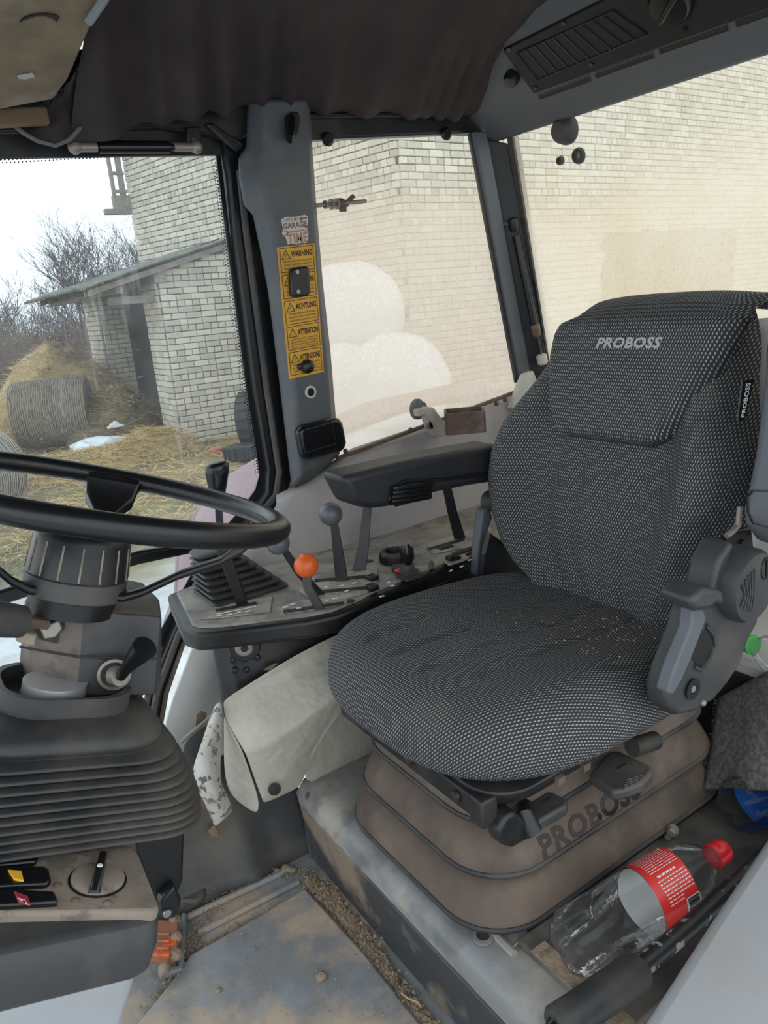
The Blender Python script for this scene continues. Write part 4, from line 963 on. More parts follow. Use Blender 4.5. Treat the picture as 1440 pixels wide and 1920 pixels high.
# ------------------------------------------------------------------ lever console on the far side
con = thing('side_console', (.7, 1.15, .2), 'dusty dark lever console running beside the seat', 'console')
KZ = .50
ctop_ = [(.326, 1.150), (.336, 1.118), (.36, 1.10), (.50, 1.026), (.545, 1.012), (.60, 1.018), (.64, 1.03), (.92, 1.068), (1.20, 1.105), (1.22, 1.36), (.70, 1.335), (.42, 1.345), (.36, 1.33)]
MB().prism([(x, y, KZ) for x, y in ctop_], (0, 0, -.034)).build('rim', M['black'], con, bevel=.008, seg=3)
cin = [(.344, 1.150), (.352, 1.130), (.38, 1.108), (.505, 1.040), (.545, 1.028), (.60, 1.034), (.64, 1.046), (.92, 1.083), (1.19, 1.12), (1.20, 1.35), (.70, 1.325), (.43, 1.335), (.375, 1.32)]
MB().prism([(x, y, KZ + .003) for x, y in cin], (0, 0, -.01)).build('top', M['console_top'], con, bevel=.003)
MB().prism([(.372, 1.150, KZ - .03), (.392, 1.115, KZ - .03), (.53, 1.06, KZ - .03), (1.15, 1.14, KZ - .03), (1.15, 1.29, KZ - .03), (.42, 1.29, KZ - .03)], (0, 0, -.25)).build('box', M['black_metal'], con, bevel=.006)
def kpx(x, y, off=0): return at(x, y, Z=KZ + .003 + off)
def plate(pts, mat, th=.003, name='plate', bevel=.002): return MB().prism([kpx(x, y) for x, y in pts], (0, 0, th)).build(name, mat, con, bevel=bevel)
plate([(374, 1163), (409, 1136), (512, 1120), (507, 1149), (420, 1160)], M['console_plate'])
plate([(560, 1108), (588, 1082), (640, 1076), (708, 1066), (708, 1092), (690, 1112), (660, 1122), (585, 1128)], M['console_plate'])
plate([(812, 1040), (800, 1022), (870, 998), (918, 985), (930, 1008), (880, 1028)], M['console_plate'])
plate([(520, 1140), (560, 1128), (655, 1118), (650, 1134), (540, 1152)], M['console_plate'], .002)
plate([(828, 1052), (870, 1040), (882, 1048), (842, 1062)], M['console_plate'], .002)
def slot(a, b, w=.012):
    p, q = kpx(*a, .0034), kpx(*b, .0034); d = (q - p); n_ = Vector((-d.y, d.x, 0)).normalized() * w / 2
    MB().prism([p - n_, q - n_, q + n_, p + n_], (0, 0, .0012)).build('lever_slot', M['ink'], con)
for a, b, w in (((404, 1145), (481, 1131), .010), ((531, 1147), (645, 1131), .011), ((590, 1089), (704, 1080), .013), ((600, 1110), (702, 1101), .012), ((803, 1030), (868, 1012), .012), ((850, 1040), (918, 1015), .012)): slot(a, b, w)
for x, y in ((698, 1083), (698, 1101)): MB().box(kpx(x, y, .006), (.018, .02, .01)).build('slot_stop', M['black'], con, bevel=.002)
p, q = kpx(406, 1152, .0045), kpx(480, 1137, .0045); d = q - p; n_ = Vector((-d.y, d.x, 0)).normalized() * .0012
MB().prism([p - n_, q - n_, q + n_, p + n_], (0, 0, .0006)).build('scale_line', M['white_ink'], con)
for x, y in ((412, 1154), (430, 1152), (447, 1148), (465, 1146), (535, 1138), (548, 1133), (560, 1140), (612, 1126), (628, 1122), (650, 1108), (612, 1101), (640, 1098), (665, 1093), (728, 1092), (735, 1098), (758, 1062), (866, 1062), (845, 1070), (881, 1050), (716, 1118)):
    MB().box(kpx(x, y, .0045), (.009, .004, .0006), Matrix.Rotation(random.uniform(-.5, .5), 3, 'Z')).build('printed_mark', M['white_ink'], con)
# gear boot: stepped rubber folds
bc = kpx(452, 1104); rings = []
hw0, hd0, hw1, hd1, HB, NF = .072, .060, .030, .022, .092, 8
for k in range(NF):
    t0 = k / NF; t1 = (k + 1) / NF
    for t, g in ((t0, 0), (t0 + .30 / NF, .003), (t0 + .55 / NF, .001), (t0 + .62 / NF, -.012)):
        w1_ = hw0 + (hw1 - hw0) * t + g; d1_ = hd0 + (hd1 - hd0) * t + g
        cx_ = bc.x - .046 * t; cy_ = bc.y + .01 * t
        rings.append(rrect(cx_, cy_, w1_, d1_, min(.012, d1_ * .6), KZ + .004 + HB * t, 4))
MB().loft(rings).build('gear_boot', M['boot'], con, smooth=True)
def lever(path, width, th, mat, knob=None, name='lever'):
    mb = MB(); n = len(path); vs = []; 
    for i, p in enumerate(path):
        t = (path[min(i + 1, n - 1)] - path[max(i - 1, 0)]).normalized(); s = t.cross(Vector((sin(YAW), cos(YAW), 0))).normalized(); f = s.cross(t).normalized()
        w = width[i] if isinstance(width, (list, tuple)) else width
        vs.append([p - s * w / 2 - f * th / 2, p + s * w / 2 - f * th / 2, p + s * w / 2 + f * th / 2, p - s * w / 2 + f * th / 2])
    o = mb.loft(vs).build(name, mat, con, bevel=.0015); return o
def ypath(pts): return [at(x, y, Y=Y) for x, y, Y in pts]
# gear lever with tall knob
gy = kpx(455, 1136).y
lv = lever(ypath([(456, 1138, gy), (437, 1085, gy + .005), (419, 1035, gy + .012), (412, 985, gy + .02), (408, 920, gy + .02)]), [.020, .020, .020, .013, .011], .006, M['black'])
ka, kb_ = at(408, 925, Y=gy + .02), at(407, 867, Y=gy + .02); ax = (kb_ - ka)
MB().loft([[ka + ax * t + Vector((cos(a) * rx, sin(a) * ry, 0)) for a in [2 * pi * k / 20 for k in range(20)]] for t, rx, ry in ((-.02, .006, .006), (0, .014, .011), (.3, .017, .013), (.7, .0205, .016), (.92, .020, .0155), (1.0, .015, .012), (1.02, .008, .006))]).build('knob', M['black_clean'], lv, smooth='all')
MB().prism([ka + ax * .8 + Vector((-.012, -.0165, 0)), ka + ax * .8 + Vector((.010, -.0165, 0)), ka + ax * .55 + Vector((-.004, -.0155, 0))], (0, -.001, 0)).build('knob_mark', M['black'], lv)
def ball(lv_, x, y, Y, r, mat): MB().sphere(at(x, y, Y=Y), r, 22, 14).build('knob', mat, lv_, smooth='all')
g2 = kpx(602, 1117).y
lv = lever(ypath([(602, 1118, g2), (560, 1072, g2 + .005), (532, 1030, g2 + .01)]), [.017, .014, .012], .006, M['black']); ball(lv, 521, 1018, g2 + .01, .0205, M['lever_grey'])
g3 = kpx(600, 1142).y
lv = lever(ypath([(601, 1143, g3), (585, 1115, g3), (576, 1098, g3), (576, 1076, g3)]), [.016, .016, .015, .014], .007, M['dark_grey']); ball(lv, 574, 1060, g3, .0205, M['orange'])
g4_ = kpx(640, 1092).y
lv = lever(ypath([(642, 1094, g4_), (634, 1035, g4_ + .003), (626, 978, g4_ + .006)]), [.024, .019, .014], .006, M['black_metal']); ball(lv, 620, 964, g4_ + .006, .0215, M['lever_grey'])
g5 = kpx(673, 1072).y
lever(ypath([(673, 1073, g5), (682, 1020, g5), (688, 955, g5 + .005), (692, 900, g5 + .01)]), [.026, .021, .017, .015], .006, M['dark_grey'])
g6 = kpx(862, 1012).y
lever(ypath([(863, 1012, g6), (848, 960, g6), (836, 905, g6)]), [.024, .02, .018], .006, M['black'])
# rotary dial, joystick switch, buttons
dl = kpx(741, 1052)
dd = MB().lathe([(.030, 0), (.030, .016), (.027, .022), (.019, .022), (.017, .010), (.002, .010)], dl, (0, 0, 1), 28).build('rotary_dial', M['black'], con, smooth=True)
for k in range(28):
    a = 2 * pi * k / 28; MB().box(dl + Vector((.030 * cos(a), .030 * sin(a), .009)), (.003, .003, .014), Matrix.Rotation(a, 3, 'Z')).build('dial_ridge', M['black'], dd)
MB().lathe([(.013, 0), (.014, .004), (.013, .010), (.001, .011)], kpx(748, 1070), (0, 0, 1), 20).build('red_button', M['rubber'], con, smooth=True)
MB().lathe([(.009, 0), (.009, .0015)], kpx(748, 1070, .0105), (0, 0, 1), 16).build('red_button_cap', M['red_cap'], con)
jb = kpx(767, 1082); rings = []
for t, w1_ in ((0, .019), (.3, .019), (.34, .014), (.6, .014), (.64, .010), (1, .009)): rings.append(rrect(jb.x, jb.y, w1_, w1_, .004, jb.z + .026 * t, 4))
js = MB().loft(rings).build('switch_boot', M['rubber'], con, smooth=True)
jt = [jb + Vector((0, 0, .026)), at(764, 1045, Y=jb.y), at(762, 1030, Y=jb.y), at(760, 1020, Y=jb.y)]
MB().tube(jt, [.007, .012, .011, .006], 14).build('switch_knob', M['black_clean'], js, smooth=True)
for k in range(10):
    a = 2 * pi * k / 10; c_ = at(763, 1038, Y=jb.y); MB().box(c_ + Vector((.0115 * cos(a), .0115 * sin(a), 0)), (.002, .002, .022)).build('knob_flute', M['black'], js)
rk = MB().box(kpx(850, 1046, .006), (.030, .014, .010), Matrix.Rotation(.25, 3, 'Y')).build('rocker_switch', M['black'], con, bevel=.002)
rk = MB().box(kpx(835, 1026, .004), (.032, .013, .006)).build('rocker_switch', M['black'], con, bevel=.002)
MB().lathe([(.006, 0), (.005, .012), (.003, .014)], kpx(809, 1065), (0, 0, 1), 12).build('stub_switch', M['rust_metal'], con, smooth=True)
MB().lathe([(.008, 0), (.007, .001)], kpx(658, 1127, .0005), (0, 0, 1), 12).build('screw_hole', M['ink'], con)
MB().lathe([(.009, 0), (.008, .001)], kpx(692, 1052, .0005), (0, 0, 1), 12).build('screw_hole', M['ink'], con)
# bolt and studs on the box face
def boxface(x, y):   # near face between (.392,1.115) and (.53,1.06)
    p0 = Vector((.392, 1.115, 0)); d_ = Vector((.138, -.055, 0)); n_ = d_.cross(Vector((0, 0, 1))).normalized(); return atp(x, y, p0 + n_ * .001, n_), n_
c_, n_ = boxface(458, 1212); n_ = n_ if n_.y < 0 else -n_
bt = MB().lathe([(.028, 0), (.026, .003), (.018, .004), (.001, .004)], c_, n_, 24).build('washer_plate', M['black_metal'], con, smooth=True)
MB().lathe([(.016, 0), (.016, .003), (.013, .006), (.001, .006)], c_ + n_ * .003, n_, 20).build('hex_socket', M['steel'], bt, smooth=True)
MB().lathe([(.007, 0), (.006, .0005)], c_ + n_ * .0092, n_, 6).build('socket_hole', M['ink'], bt)
for x, y in ((436, 1238), (459, 1236), (482, 1233), (440, 1257), (462, 1256)):
    c_, _ = boxface(x, y); MB().lathe([(.006, 0), (.005, .003), (.002, .004)], c_, n_, 12).build('stud', M['black'], con, smooth=True)

# ------------------------------------------------------------------ vinyl cover between console and seat
cover = thing('vinyl_cover', (.5, 1.05, .05), 'pale grey creased vinyl cover hanging beside the console', 'cover')
rows = [[(416, 1314, 1.105), (470, 1280, 1.085), (525, 1245, 1.065), (575, 1217, 1.055), (625, 1192, 1.05), (690, 1165, 1.05)],
        [(417, 1322, 1.105), (472, 1290, 1.088), (528, 1258, 1.070), (580, 1229, 1.058), (630, 1203, 1.05), (698, 1175, 1.05)],
        [(418, 1340, 1.098), (478, 1308, 1.076), (535, 1277, 1.058), (586, 1249, 1.046), (636, 1222, 1.04), (702, 1190, 1.04)],
        [(419, 1346, 1.094), (480, 1314, 1.070), (537, 1283, 1.052), (588, 1255, 1.040), (638, 1228, 1.034), (704, 1196, 1.034)],
        [(438, 1380, 1.062), (492, 1356, 1.036), (550, 1324, 1.020), (602, 1292, 1.010), (644, 1266, 1.005), (708, 1228, 1.005)],
        [(455, 1408, 1.042), (506, 1392, 1.006), (560, 1352, .992), (609, 1320, .986), (650, 1292, .985), (712, 1255, .985)],
        [(459, 1414, 1.040), (508, 1399, 1.005), (562, 1360, .992), (611, 1328, .988), (651, 1300, .988), (714, 1262, .988)],
        [(470, 1445, 1.044), (516, 1432, 1.020), (558, 1402, 1.010), (600, 1362, 1.005), (628, 1332, 1.005), (660, 1312, 1.0)],
        [(483, 1480, 1.048), (518, 1472, 1.034), (550, 1448, 1.028), (578, 1412, 1.022), (598, 1382, 1.018), (618, 1360, 1.01)],
        [(492, 1503, 1.045), (522, 1490, 1.042), (548, 1477, 1.040), (562, 1455, 1.035), (576, 1430, 1.03), (592, 1404, 1.02)],
        [(494, 1506, 1.052), (524, 1493, 1.050), (552, 1480, 1.048), (563, 1474, 1.045), (572, 1450, 1.04), (586, 1425, 1.03)]]
g_ = [[at(x, y, Y=Y) for x, y, Y in r] for r in rows]
mb = MB(); mb.loft(g_, closed=False, caps=False)
mb.build('draped_sheet', M['vinyl'], cover, sub=2, smooth='all', solid=.004)
rows = [[(610, 1290, 1.05), (650, 1270, 1.045), (720, 1240, 1.045)], [(600, 1340, 1.052), (648, 1318, 1.05), (720, 1300, 1.05)], [(585, 1390, 1.054), (648, 1375, 1.056), (720, 1360, 1.056)], [(572, 1440, 1.056), (655, 1425, 1.062), (720, 1415, 1.062)], [(560, 1476, 1.058), (660, 1458, 1.066), (720, 1448, 1.066)]]
mb = MB(); mb.loft([[at(x, y, Y=Y) for x, y, Y in r] for r in rows], closed=False, caps=False); mb.build('rear_flap', M['vinyl'], cover, sub=2, smooth='all', solid=.004)
rows = [[(418, 1330, 1.105), (430, 1362, 1.078), (447, 1392, 1.058)], [(420, 1375, 1.108), (440, 1402, 1.085), (460, 1420, 1.05)], [(418, 1430, 1.11), (445, 1448, 1.08), (474, 1462, 1.05)], [(424, 1482, 1.11), (455, 1500, 1.075), (487, 1496, 1.05)], [(450, 1505, 1.10), (470, 1520, 1.07), (486, 1528, 1.05)]]
mb = MB(); mb.loft([[at(x, y, Y=Y) for x, y, Y in r] for r in rows], closed=False, caps=False); mb.build('end_flap', M['vinyl'], cover, sub=2, smooth='all', solid=.004)
c_ = at(515, 1480, Y=1.026); MB().lathe([(.011, 0), (.001, .001)], c_, (-.3, -1, .2), 16).build('button_hole', M['ink'], cover)
rows = [[(403, 1322, 1.11), (410, 1314, 1.10), (417, 1312, 1.105)], [(388, 1358, 1.10), (402, 1352, 1.085), (416, 1352, 1.10)], [(372, 1405, 1.09), (396, 1400, 1.065), (415, 1402, 1.09)], [(357, 1448, 1.085), (388, 1440, 1.05), (413, 1445, 1.08)],
        [(366, 1478, 1.08), (392, 1470, 1.05), (415, 1470, 1.07)], [(383, 1505, 1.075), (408, 1492, 1.045), (425, 1488, 1.065)], [(396, 1540, 1.07), (416, 1524, 1.045), (436, 1512, 1.06)], [(402, 1552, 1.07), (420, 1540, 1.05), (438, 1520, 1.06)]]
mb = MB(); mb.loft([[at(x, y, Y=Y) + Vector((0, random.uniform(-.004, .004), 0)) for x, y, Y in r] for r in rows], closed=False, caps=False); ts = mb.build('torn_strip', M['torn'], cover, sub=2, smooth='all', solid=.004, label='torn crackled grey strip')
rows = [[(360, 1484, 1.10), (385, 1474, 1.10), (412, 1488, 1.095)], [(366, 1502, 1.10), (388, 1500, 1.10), (408, 1502, 1.095)], [(384, 1520, 1.095), (396, 1520, 1.095), (406, 1516, 1.09)]]
mb = MB(); mb.loft([[at(x, y, Y=Y) for x, y, Y in r] for r in rows], closed=False, caps=False); mb.build('backing', M['cardboard'], cover, sub=1, smooth='all')
MB().prism(pxpoly([(495, 1257), (515, 1245), (522, 1244), (508, 1256)], Y=1.075), (0, .004, 0)).build('backing_scrap', M['cardboard'], cover)
# rod and flap of lining in front of it
rodp = pxpoly([(338, 1392), (370, 1365), (402, 1338)], Y=1.17)
lin = thing('rubber_lining_flap', at(350, 1440, Y=1.16), 'grey rubber lining flap with thin rod beside the torn cover', 'lining')
MB().tube(rodp, .0035, 8).build('rod', M['steel'], lin, smooth=True)
rows = [[(338, 1396, 1.17), (372, 1368, 1.17), (404, 1342, 1.17)], [(345, 1430, 1.165), (370, 1410, 1.16), (390, 1395, 1.165)], [(345, 1490, 1.16), (362, 1470, 1.15), (380, 1440, 1.16)], [(345, 1530, 1.155), (365, 1520, 1.15), (385, 1500, 1.155)]]
MB().loft([[at(x, y, Y=Y) for x, y, Y in r] for r in rows], closed=False, caps=False).build('flap', M['riser_mat'], lin, sub=2, smooth='all', solid=.004)
MB().prism(pxpoly([(368, 1340), (376, 1334), (388, 1338), (386, 1352), (366, 1366)], Y=1.185), (0, .004, 0)).build('tab', M['cardboard'], lin)

# ------------------------------------------------------------------ steering wheel and column
TL = radians(20); WC = Vector((.150, .76, .84)); WR = .188
SN = Vector((sin(TL), 0, cos(TL))); SX = Vector((cos(TL), 0, -sin(TL))); SYv = Vector((0, 1, 0))
def W(ex, ey, h): return WC + SX * ex + SYv * ey - SN * h
def wpx(x, y, h): return atp(x, y, WC - SN * h, SN)
wheel = thing('steering_wheel', W(0, 0, .1), 'black four-finger-grip steering wheel with ribbed hub, spokes dipping to it', 'steering wheel')
wheel['label'] = 'black steering wheel with ribbed hub and three dished spokes'
NR = 120; rings = []
for i in range(NR):
    a = 2 * pi * i / NR; e = SX * cos(a) + SYv * sin(a); c_ = WC + e * WR; rg_ = []
    grip = .0009 * sin(a * 46) if True else 0
    for j in range(14):
        b = 2 * pi * j / 14; r1 = .0125; r2 = .0115
        rad = cos(b) * r1; hh = sin(b) * r2
        if rad < -.004 and hh < 0: hh -= grip; rad += grip
        rg_.append(c_ + e * rad + SN * hh)
    rings.append(rg_)
rings.append(rings[0])
MB().loft(rings, caps=False).build('rim', M['leather'], wheel, smooth='all')
MB().tube([WC + (SX * cos(a) + SYv * sin(a)) * (WR - .0128) + SN * .0015 for a in [2 * pi * i / 90 for i in range(90)]], .0009, 5, closed=True).build('rim_seam', M['dark_grey'], wheel, smooth=True)
for a in (radians(68), radians(-32), radians(198)):
    e = SX * cos(a) + SYv * sin(a); s_ = SN.cross(e)
    pth = [(WR - .006, .0, .021), (WR - .018, .006, .021), (WR - .030, .022, .018), (WR - .05, .042, .011), (.10, .064, .009), (.068, .088, .009), (.052, .096, .012), (.036, .097, .016)]
    if abs(a - radians(68)) < .01: pth[0] = (WR - .004, 0, .034); pth[1] = (WR - .02, .008, .030); pth[2] = (WR - .026, .026, .027)
    rg_ = []
    for r_, h_, w_ in pth:
        c_ = WC + e * r_ - SN * h_; th = .0045 if r_ < .15 else .008
        rg_.append([c_ - s_ * w_ - SN * th, c_ + s_ * w_ - SN * th, c_ + s_ * w_ + SN * th, c_ - s_ * w_ + SN * th])
    MB().loft(rg_).build('spoke', M['leather'], wheel, bevel=.003)
hub = MB().lathe([(.034, -.036), (.040, -.038), (.0455, -.046), (.0485, -.082), (.044, -.084), (.01, -.084)], WC, SN, 36).build('hub', M['black'], wheel, smooth=True)
for k in range(16):
    a = 2 * pi * (k + .5) / 16; e = SX * cos(a) + SYv * sin(a)
    MB().tube([WC + e * .0455 - SN * .048, WC + e * .0485 - SN * .081], .0012, 5).build('hub_groove', M['dust_panel'], hub, smooth=True)
MB().lathe([(.036, 0), (.034, .002), (.001, .0022)], W(0, 0, .037), SN, 30).build('hub_cap', M['mid_grey'], hub, smooth=True)
MB().lathe([(.046, -.104), (.0485, -.102), (.0485, -.084), (.046, -.082)], WC, SN, 36).build('hub_collar', M['dark_grey'], wheel, smooth=True)

colm = thing('steering_column', W(0, 0, .42), 'dusty dark steering column housing with stalks above a ribbed rubber boot', 'steering column')
MB().lathe([(.040, -.122), (.042, -.104), (.036, -.102)], WC, SN, 24).build('neck', M['black'], colm, smooth=True)
topo = [(58, 1108), (46, 1128), (46, 1135), (157, 1148), (303, 1163), (299, 1128), (270, 1098), (130, 1070)]
tp = [wpx(x, y, .118) for x, y in topo]
boto = [wpx(x, y, .205) for x, y in ((40, 1250), (36, 1256), (60, 1282), (144, 1306), (292, 1304), (303, 1280), (270, 1210), (110, 1190))]
hs = MB(); mid_ = [a.lerp(b, .12) for a, b in zip(tp, boto)]
cn = sum((p for p in tp), Vector()) / len(tp)
hs.loft([[cn + (p - cn) * .97 + SN * .004 for p in tp], tp, boto]); hs = hs.build('housing', M['housing'], colm, bevel=.006, seg=2)
hs.data.materials.append(M['dark_grey'])
for p in hs.data.polygons:
    nrm = p.normal
    if nrm.dot(SN) < .5 and nrm.x > -.25: p.material_index = 1
f3, f4 = tp[3], tp[4]; g3_, g4b = boto[3], boto[4]
ncr = (f4 - f3).cross(g3_ - f3).normalized(); ncr = ncr if ncr.y < 0 else -ncr
def hpx(x, y, off=0): return atp(x, y, f3 + ncr * off, ncr)
ncl = (tp[2] - f3).cross(g3_ - f3).normalized(); ncl = ncl if ncl.y < 0 else -ncl
def hlx(x, y, off=0): return atp(x, y, f3 + ncl * off, ncl)
MB().tube([hlx(36, 1212, .001), hlx(100, 1224, .001), hpx(150, 1232, .001), hpx(300, 1236, .001)], .0012, 5).build('split_line', M['ink'], colm, smooth=True)
# opening on the front-left face with lever bracket
op = MB().prism([hlx(x, y, .0005) for x, y in ((66, 1142), (80, 1138), (110, 1142), (120, 1152), (121, 1178), (112, 1186), (108, 1206), (76, 1198), (66, 1178))], ncl * .002).build('stalk_opening', M['ink'], colm)
MB().prism([hlx(x, y, .003) for x, y in ((76, 1176), (84, 1148), (92, 1150), (88, 1170), (112, 1160), (118, 1176), (106, 1192), (84, 1196))], ncl * .006).build('stalk_bracket', M['steel'], colm, bevel=.0015)
MB().prism([hlx(x, y, .0) for x, y in ((34, 1178), (72, 1184), (68, 1206), (55, 1204), (32, 1196))], ncl * .012).build('stalk_guard', M['dust_panel'], colm, bevel=.002)
sk = MB().tube([hlx(90, 1170, .008), hlx(60, 1166, .014), hlx(38, 1164, .022)], .006, 8).build('indicator_stalk', M['rust_metal'], colm, smooth=True)
MB().tube([hlx(44, 1166, .02), hlx(38, 1165, .022), hlx(10, 1162, .034), hlx(-60, 1150, .06)], [.010, .0155, .0165, .0165], 16).build('stalk_grip', M['dark_grey'], sk, smooth=True)
# key / lever on the near face
kc_ = hpx(214, 1264, .001)
ig = MB().lathe([(.0155, -.002), (.0165, .002), (.0135, .003), (.0125, -.001)], kc_, ncr, 22, caps=False).build('switch_ring', M['steel'], colm, smooth=True)
MB().lathe([(.013, .0005), (.001, .0006)], kc_, ncr, 18).build('switch_recess', M['ink'], ig)
k1 = hpx(226, 1268, .012); k2 = hpx(247, 1240, .030); k3 = hpx(272, 1214, .045)
MB().tube([kc_ + ncr * .002, k1], .010, 12).build('switch_barrel', M['steel'], ig, smooth=True)
MB().tube([k1, k1.lerp(k2, .5), k2, k2.lerp(k3, .6), k3], [.0055, .006, .0085, .0115, .0125], 14).build('switch_lever', M['black_clean'], ig, smooth=True)
# silver tube, collar, boot
MB().lathe([(.030, -.222), (.030, -.19)], W(-.006, -.012, 0), SN, 24).build('tube', M['silver'], colm, smooth=True)
MB().loft([rrect(0, 0, .070, .060, .03, -.232), rrect(0, 0, .070, .060, .03, -.212), rrect(0, 0, .064, .054, .028, -.212), rrect(0, 0, .064, .054, .028, -.232)], caps=False)
def wr(hx, hy, r, h, cx=0, cy=0): return [W(p.x, p.y, h) for p in rrect(cx, cy, hx, hy, r, 0, 9)]
MB().loft([wr(.064, .054, .04, .222, .005), wr(.063, .053, .04, .194, .005), wr(.057, .047, .036, .194, .005), wr(.057, .047, .036, .222, .005)], caps=False).build('boot_collar', M['boot'], colm, smooth=True)
rings = [wr(.060, .050, .04, .212, .004), wr(.080, .068, .05, .216, .004), wr(.092, .080, .055, .222, .004), wr(.097, .085, .055, .230, .004), wr(.097, .085, .055, .236, .004)]
NFb = 10; h0, h1 = .236, .312
for k in range(NFb):
    t0, t1 = k / NFb, (k + 1) / NFb
    for t, g in ((t0 + .04 / NFb, -.013), (t0 + .22 / NFb, -.006), (t0 + .5 / NFb, .0005), (t0 + .74 / NFb, .003), (t0 + .9 / NFb, .0015), (t1, -.009)):
        tt = t ** .8; hx = .103 + .036 * (1 - (1 - t) ** 1.8) + g; hy = .092 + .026 * (1 - (1 - t) ** 1.8) + g
        rings.append(wr(hx, hy, .055, h0 + (h1 - h0) * (t ** .95), .004))
MB().loft(rings).build('boot', M['boot'], colm, smooth='all')

# ------------------------------------------------------------------ switch pod below the boot
pod = thing('switch_pod', (.0, .66, 0), 'dusty switch pod with rotary light knob on a pale grey pedestal', 'dashboard')
HP = .320
def ppx(x, y, off=0): return wpx(x, y, HP - off)
t_ = [ppx(-220, 1600), ppx(238, 1583), ppx(252, 1590), ppx(262, 1604), ppx(300, 1700), ppx(290, 1707), ppx(-220, 1716)]
MB().prism(t_, -SN * .012).build('top', M['dust_panel'], pod, bevel=.003)
def loc(p): d_ = p - WC; return d_.dot(SX), d_.dot(SYv)
(xa, ya), (xb, yb), (xc_, yc_) = loc(ppx(300, 1700)), loc(ppx(262, 1604)), loc(ppx(238, 1583))
yn = min(loc(ppx(290, 1707))[1], ya)
def podring(h_, gx, gy): return [W(-.32, yn - gy, h_), W(xa - .014 + gx, yn - gy, h_), W(xa - .003 + gx, yn + .004 - gy, h_), W(xa + gx, yn + .014 - gy, h_), W(xb + gx, yb, h_), W(xc_ + gx - .01, yb + .06, h_), W(-.32, yb + .06, h_)]
MB().loft([podring(HP + .008, -.001, -.001), podring(HP + .014, .003, .004), podring(HP + .03, .004, .007), podring(HP + .054, .001, .006), podring(HP + .060, -.005, .001)]).build('shroud', M['dark_grey'], pod, bevel=.004)
MB().loft([podring(HP + .056, -.007, .002), podring(HP + .20, -.022, -.002), podring(.83, -.06, -.02)]).build('pedestal', M['pod_base'], pod, bevel=.005)
# rotary light switch
kc_ = ppx(183, 1651)
kd = MB().lathe([(.0225, -.001), (.0225, .003), (.0205, .0045), (.001, .005)], kc_, SN, 36).build('rotary_switch', M['dust_panel'], pod, smooth=True)
MB().lathe([(.0245, 0), (.0245, .002), (.0225, .002)], kc_ + SN * -.001, SN, 36, caps=False).build('switch_rim', M['black_clean'], kd, smooth=True)
b0, b1 = ppx(176, 1676, .005), ppx(190, 1620, .005); d = (b1 - b0); s_ = SN.cross(d).normalized() * .0045
MB().loft([[b0 - s_ * 1.2, b0 + s_ * 1.2, b0 + s_ * .6 + SN * .002, b0 - s_ * .6 + SN * .002], [b0 + d * .35 - s_, b0 + d * .35 + s_, b0 + d * .35 + s_ * .7 + SN * .014, b0 + d * .35 - s_ * .7 + SN * .014], [b1 - s_, b1 + s_, b1 + s_ * .7 + SN * .013, b1 - s_ * .7 + SN * .013]]).build('switch_grip', M['black_clean'], kd, bevel=.002)
MB().lathe([(.0026, 0), (.002, .0008)], b0 + d * .42 + SN * .0142, SN, 12).build('switch_dot', M['white_ink'], kd)
# rocker switches
for i, (pts, lamp, lm) in enumerate(((((-60, 1616), (60, 1602), (72, 1614), (66, 1626), (20, 1630), (-60, 1638)), ((5, 1598), (22, 1598), (27, 1614), (8, 1614)), 'green_ink'),
                                   (((-60, 1640), (12, 1636), (80, 1634), (90, 1640), (95, 1662), (86, 1668), (-60, 1676)), ((14, 1634), (40, 1636), (44, 1655), (26, 1652)), 'amber'),
                                   (((-60, 1688), (20, 1678), (100, 1682), (108, 1702), (-60, 1712)), ((26, 1674), (52, 1684), (57, 1700), (34, 1694)), 'red_ink'))):
    rk = MB().prism([ppx(x, y) for x, y in pts], SN * .006).build('rocker_switch', M['black_clean'], pod, bevel=.002)
    MB().prism([ppx(x, y, .006) for x, y in lamp], SN * .002).build('lamp_lens', M[lm], rk, bevel=.0006)
    if lm == 'red_ink':
        MB().prism([ppx(x, y, .0083) for x, y in ((33, 1684), (46, 1687), (53, 1697))], SN * .0004).build('hazard_mark', M['white_ink'], rk)
        MB().prism([ppx(x, y, .0088) for x, y in ((42, 1688), (46, 1689), (48, 1693), (44, 1692))], SN * .0003).build('hazard_mark', M['ink'], rk)
    if lm == 'green_ink':
        for a, b in (((8, 1602), (20, 1601)), ((12, 1611), (24, 1611)), ((13, 1600), (17, 1613))):
            MB().tube([ppx(*a, .0084), ppx(*b, .0084)], .0008, 4).build('lamp_mark', M['white_ink'], rk)
for (x, y) in ((107, 1664), (141, 1693), (201, 1697)): MB().sphere(ppx(x, y, -.002), .0045, 8, 6).build('screw', M['rust_metal'], pod, smooth='all')
# black bracket behind the pod
MB().prism(pxpoly([(250, 1566), (340, 1548), (347, 1560), (344, 1650), (330, 1690), (325, 1712), (300, 1712), (255, 1600)], Y=.79), (0, .06, 0)).build('support_bracket', M['black'], pod, bevel=.004)
MB().prism(pxpoly([(300, 1690), (328, 1660), (342, 1688), (332, 1722), (306, 1726)], Y=.775), (0, .03, 0)).build('clip_bracket', M['black'], pod, bevel=.004)
MB().lathe([(.005, 0), (.005, .002)], at(313, 1712, Y=.774), (0, -1, 0), 10).build('screw', M['screw'], pod)
MB().prism(pxpoly([(-40, 1200), (0, 1300), (22, 1332), (30, 1328), (8, 1290), (-30, 1195)], Y=1.0), (0, .02, 0)).build('side_stay', M['mid_grey'], pod, bevel=.002)

